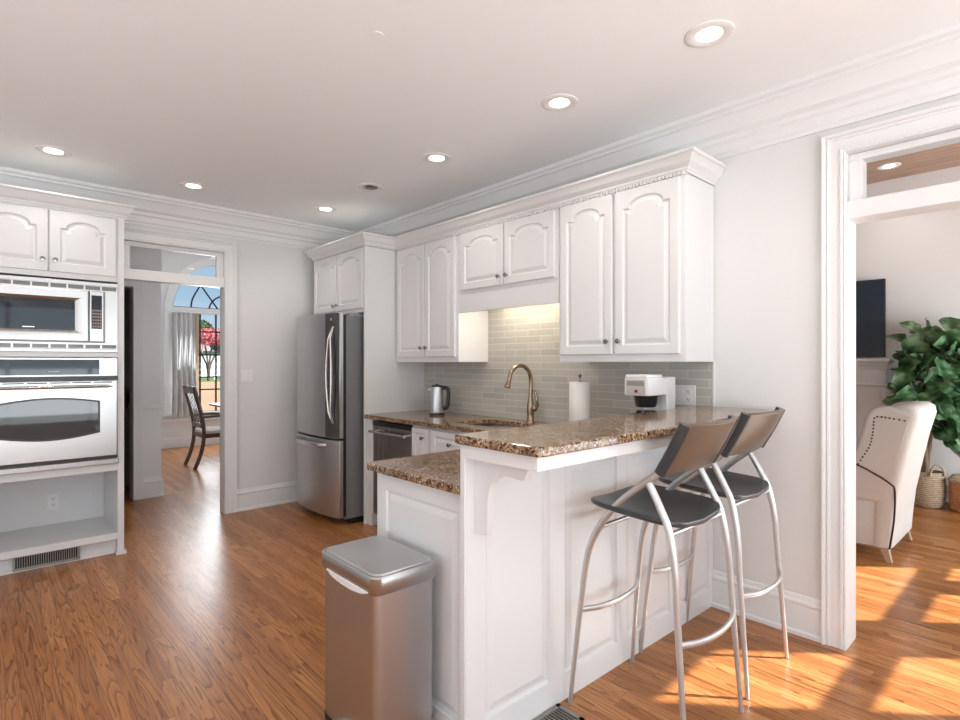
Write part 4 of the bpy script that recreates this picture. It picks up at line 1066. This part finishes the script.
# ================================================================== DINING ROOM
def curtain(x0, x1, label, sgn):
    c = thing('curtain', ((x0+x1)/2, DY-.09, .50), label, 'curtain')
    def sec(z, xa, xb, amp):
        pts = []; n_ = 60
        for i in range(n_+1):
            u_ = i/n_; pts.append((xa+(xb-xa)*u_, DY-.09+amp*math.sin(u_*math.pi*9)+.006*math.sin(u_*23), z))
        return pts+[(x, y+.004, z) for x, y, z in pts[::-1]]
    m2 = MB().loft([sec(SPR-.06, x0, x1-.05*0, .028), sec(1.6, x0, x1, .032), sec(1.0, x0, x1+.02, .036), sec(.50, x0-.01, x1+.03, .04)])
    mesh('panel', m2, CURT, c, smooth=60)
curtain(L0-.03, L0+.30, 'white gathered curtain panel beside the arched dining window', 1)
rd = thing('curtain_rod', (DCX, DY-.09, SPR-.045), 'white curtain rod across the arched dining window', 'curtain rod')
mesh('rod', MB().tube([(L0-.08, DY-.09, SPR-.05), (L1+.08, DY-.09, SPR-.05)], .016, 10), TRIM, rd)
mesh('bracket', MB().box(L0-.06, L0-.04, DY-.09, DY-.02, SPR-.06, SPR-.04), TRIM, rd)
dt = thing('dining_table', (3.4, 8.37, 0), 'dark wood dining table by the arched window', 'table')
mesh('tabletop', MB().loft([[(x, y, z) for x, y in rrect(2.56+d, 4.25-d, 7.85+d, 8.9-d, .04, 4)] for z, d in ((.72, .01), (.725, 0), (.748, 0), (.75, .004))]), DWOOD, dt, smooth=30)
mesh('apron', bx(2.70, 4.1, 7.98, 8.77, .63, .72), DWOOD, dt)
for x in (2.71, 4.02):
    for y in (7.99, 8.69): mesh('leg', MB().loft([[(x+a*k, y+b*k, z) for a, b in ((0, 0), (.07, 0), (.07, .07), (0, .07))] for z, k in ((0, .7), (.63, 1))]), DWOOD, dt)
dc = thing('dining_chair', (2.25, 7.8, 0), 'dark wood slat back dining chair with arms and pale seat', 'chair')
for y in (7.58, 8.02):
    pts = spl([(2.02, y, 0), (2.10, y, .22), (2.13, y, .45), (2.10, y, .7), (2.01, y, 1.06)], 5)
    mesh('leg', MB().tube(pts, .024, 4, flat=(1, .9)), DWOOD, dc, smooth=0)
    mesh('leg', MB().tube([(2.48, y, 0), (2.48, y, .45)], .024, 4), DWOOD, dc, smooth=0)
    mesh('arm', MB().tube(spl([(2.09, y, .66), (2.3, y, .67), (2.46, y, .655), (2.49, y, .60), (2.48, y, .45)], 4), .017, 6), DWOOD, dc)
mesh('back_rail', MB().box(2.005, 2.035, 7.57, 8.03, .97, 1.065).box(2.10, 2.125, 7.6, 8.0, .52, .58), DWOOD, dc, bevel=.006)
for i in range(5):
    y = 7.66+i*.07; mesh('back_slat', MB().tube([(2.115, y, .56), (2.085, y, .76), (2.02, y, .985)], .014, 4, flat=(.5, 1.3)), DWOOD, dc, smooth=0)
mesh('seat_frame', bx(2.12, 2.51, 7.57, 8.03, .39, .445), DWOOD, dc, bevel=.004)
mesh('seat_cushion', MB().loft([[(x, y, z) for x, y in rrect(2.13+d, 2.53-d, 7.575+d, 8.025-d, .04, 4)] for z, d in ((.446, 0), (.48, 0), (.492, .03))]), SEATF, dc, smooth=40)
# chair in the dark side room, seen past the jamb
sc_ = thing('side_room_chair', (1.05, 7.1, 0), 'dark red wooden chair back in the dim side room', 'chair')
m = MB(); m.tube(spl([(1.05, 6.85, .45), (1.08, 6.83, .7), (1.16, 6.85, .95), (1.18, 6.95, 1.03)], 5), .025, 8)
m.tube(spl([(1.05, 7.3, .45), (1.08, 7.3, .7), (1.16, 7.28, .95), (1.18, 7.2, 1.03)], 5), .025, 8)
mesh('back_frame', m.tube([(1.18, 6.93, 1.02), (1.18, 7.22, 1.02)], .03, 8), MAHOG, sc_, smooth=60)
mesh('seat', bx(.65, 1.09, 6.84, 7.32, .42, .47), MAHOG, sc_, bevel=.01)
for x, y in ((.68, 6.87), (1.06, 6.87), (.68, 7.29), (1.06, 7.29)): mesh('leg', MB().tube([(x, y, 0), (x, y, .43)], .018, 8), MAHOG, sc_)

# ================================================================== OUTSIDE
S('ground', bx(-30, 60, 9.95, 58, -.55, -.5), LAWN)
S('ground_verge', bx(-30, 60, 58, 100, -.55, -.47), GREENG)
S('ground_patio', bx(-30, 60, -30, -2.75, -.2, -.15), P('concrete', (.35, .34, .32), .9))
def blob_tree(name, x, y, zg, trunk_h, rad, ch, mat, n_, label, seed, leafs=.16, stems=4):
    t2 = thing(name, (x, y, zg), label, 'tree'); rn = random.Random(seed)
    m2 = MB()
    for k in range(stems):
        a = 2*math.pi*k/stems; m2.tube(spl([(x+.05*math.cos(a), y+.05*math.sin(a), zg), (x+.25*math.cos(a), y+.25*math.sin(a), zg+trunk_h*.5), (x+rad*.5*math.cos(a), y+rad*.5*math.sin(a), zg+trunk_h+ch*.3)], 5), [.09]*10+[.05], 6)
    mesh('trunk', m2, P('bark_dark', (.07, .05, .04), .9) if seed == 1 else BARK, t2)
    m2 = MB()
    for k in range(n_):
        a = rn.uniform(0, 2*math.pi); u = rn.uniform(-1, 1); rr_ = rn.uniform(.55, 1)**.5; s_ = math.sqrt(1-u*u)
        c = Vector((x+rad*rr_*s_*math.cos(a), y+rad*rr_*s_*math.sin(a), zg+trunk_h+ch/2+ch/2*rr_*u))
        v1 = Vector((rn.gauss(0, 1), rn.gauss(0, 1), rn.gauss(0, 1))).normalized()*leafs; v2 = v1.cross(Vector((rn.gauss(0, 1), rn.gauss(0, 1), rn.gauss(0, 1)))).normalized()*leafs
        m2.add([c-v1-v2, c+v1-v2, c+v1+v2, c-v1+v2], [(0, 1, 2, 3)])
    mesh('foliage', m2, mat, t2, smooth=0)
blob_tree('crape_myrtle', 17.3, 60, -.5, 3.7, 2.9, 1.7, MYRT, 1500, 'pink flowering crape myrtle seen through the dining window', 1, .10)
blob_tree('shade_tree', 20.4, 75, -.5, 4.6, 1.7, 2.6, TREEG, 1200, 'round green shade tree behind the pink crape myrtle', 2, .25)
blob_tree('shade_tree', 25.5, 78, -.5, 3.2, 2.6, 2.2, TREEG, 1200, 'green tree farther right behind the pink crape myrtle', 3, .25)
fe = thing('rail_fence', (16, 64, -.5), 'white rail fence across the lawn outside the dining window', 'fence')
m = MB()
for z in (.1, .4, .7): m.box(4, 30, 64, 64.1, z*2-.3, z*2-.05)
mesh('rails', m, FENCEW, fe)
for i in range(9): mesh('post', bx(4+i*3, 4.2+i*3, 63.95, 64.15, -.5, 1.6), FENCEW, fe)
hs = thing('neighbour_house', (24, 86, -.5), 'pale grey house far beyond the fence outside', 'house')
mesh('walls', bx(16, 34, 86, 92, -.5, 3.2), HOUSE, hs)
mesh('roof', MB().prism([(85.4, 3.1), (92.6, 3.1), (89, 4.6)], 'X', 15.6, 34.4), P('roof_shingle', (.2, .19, .19), .9), hs)
for i in range(4): mesh('window', bx(18+i*4, 19.6+i*4, 85.95, 86.02, .6, 2.1), FENCEW, hs)
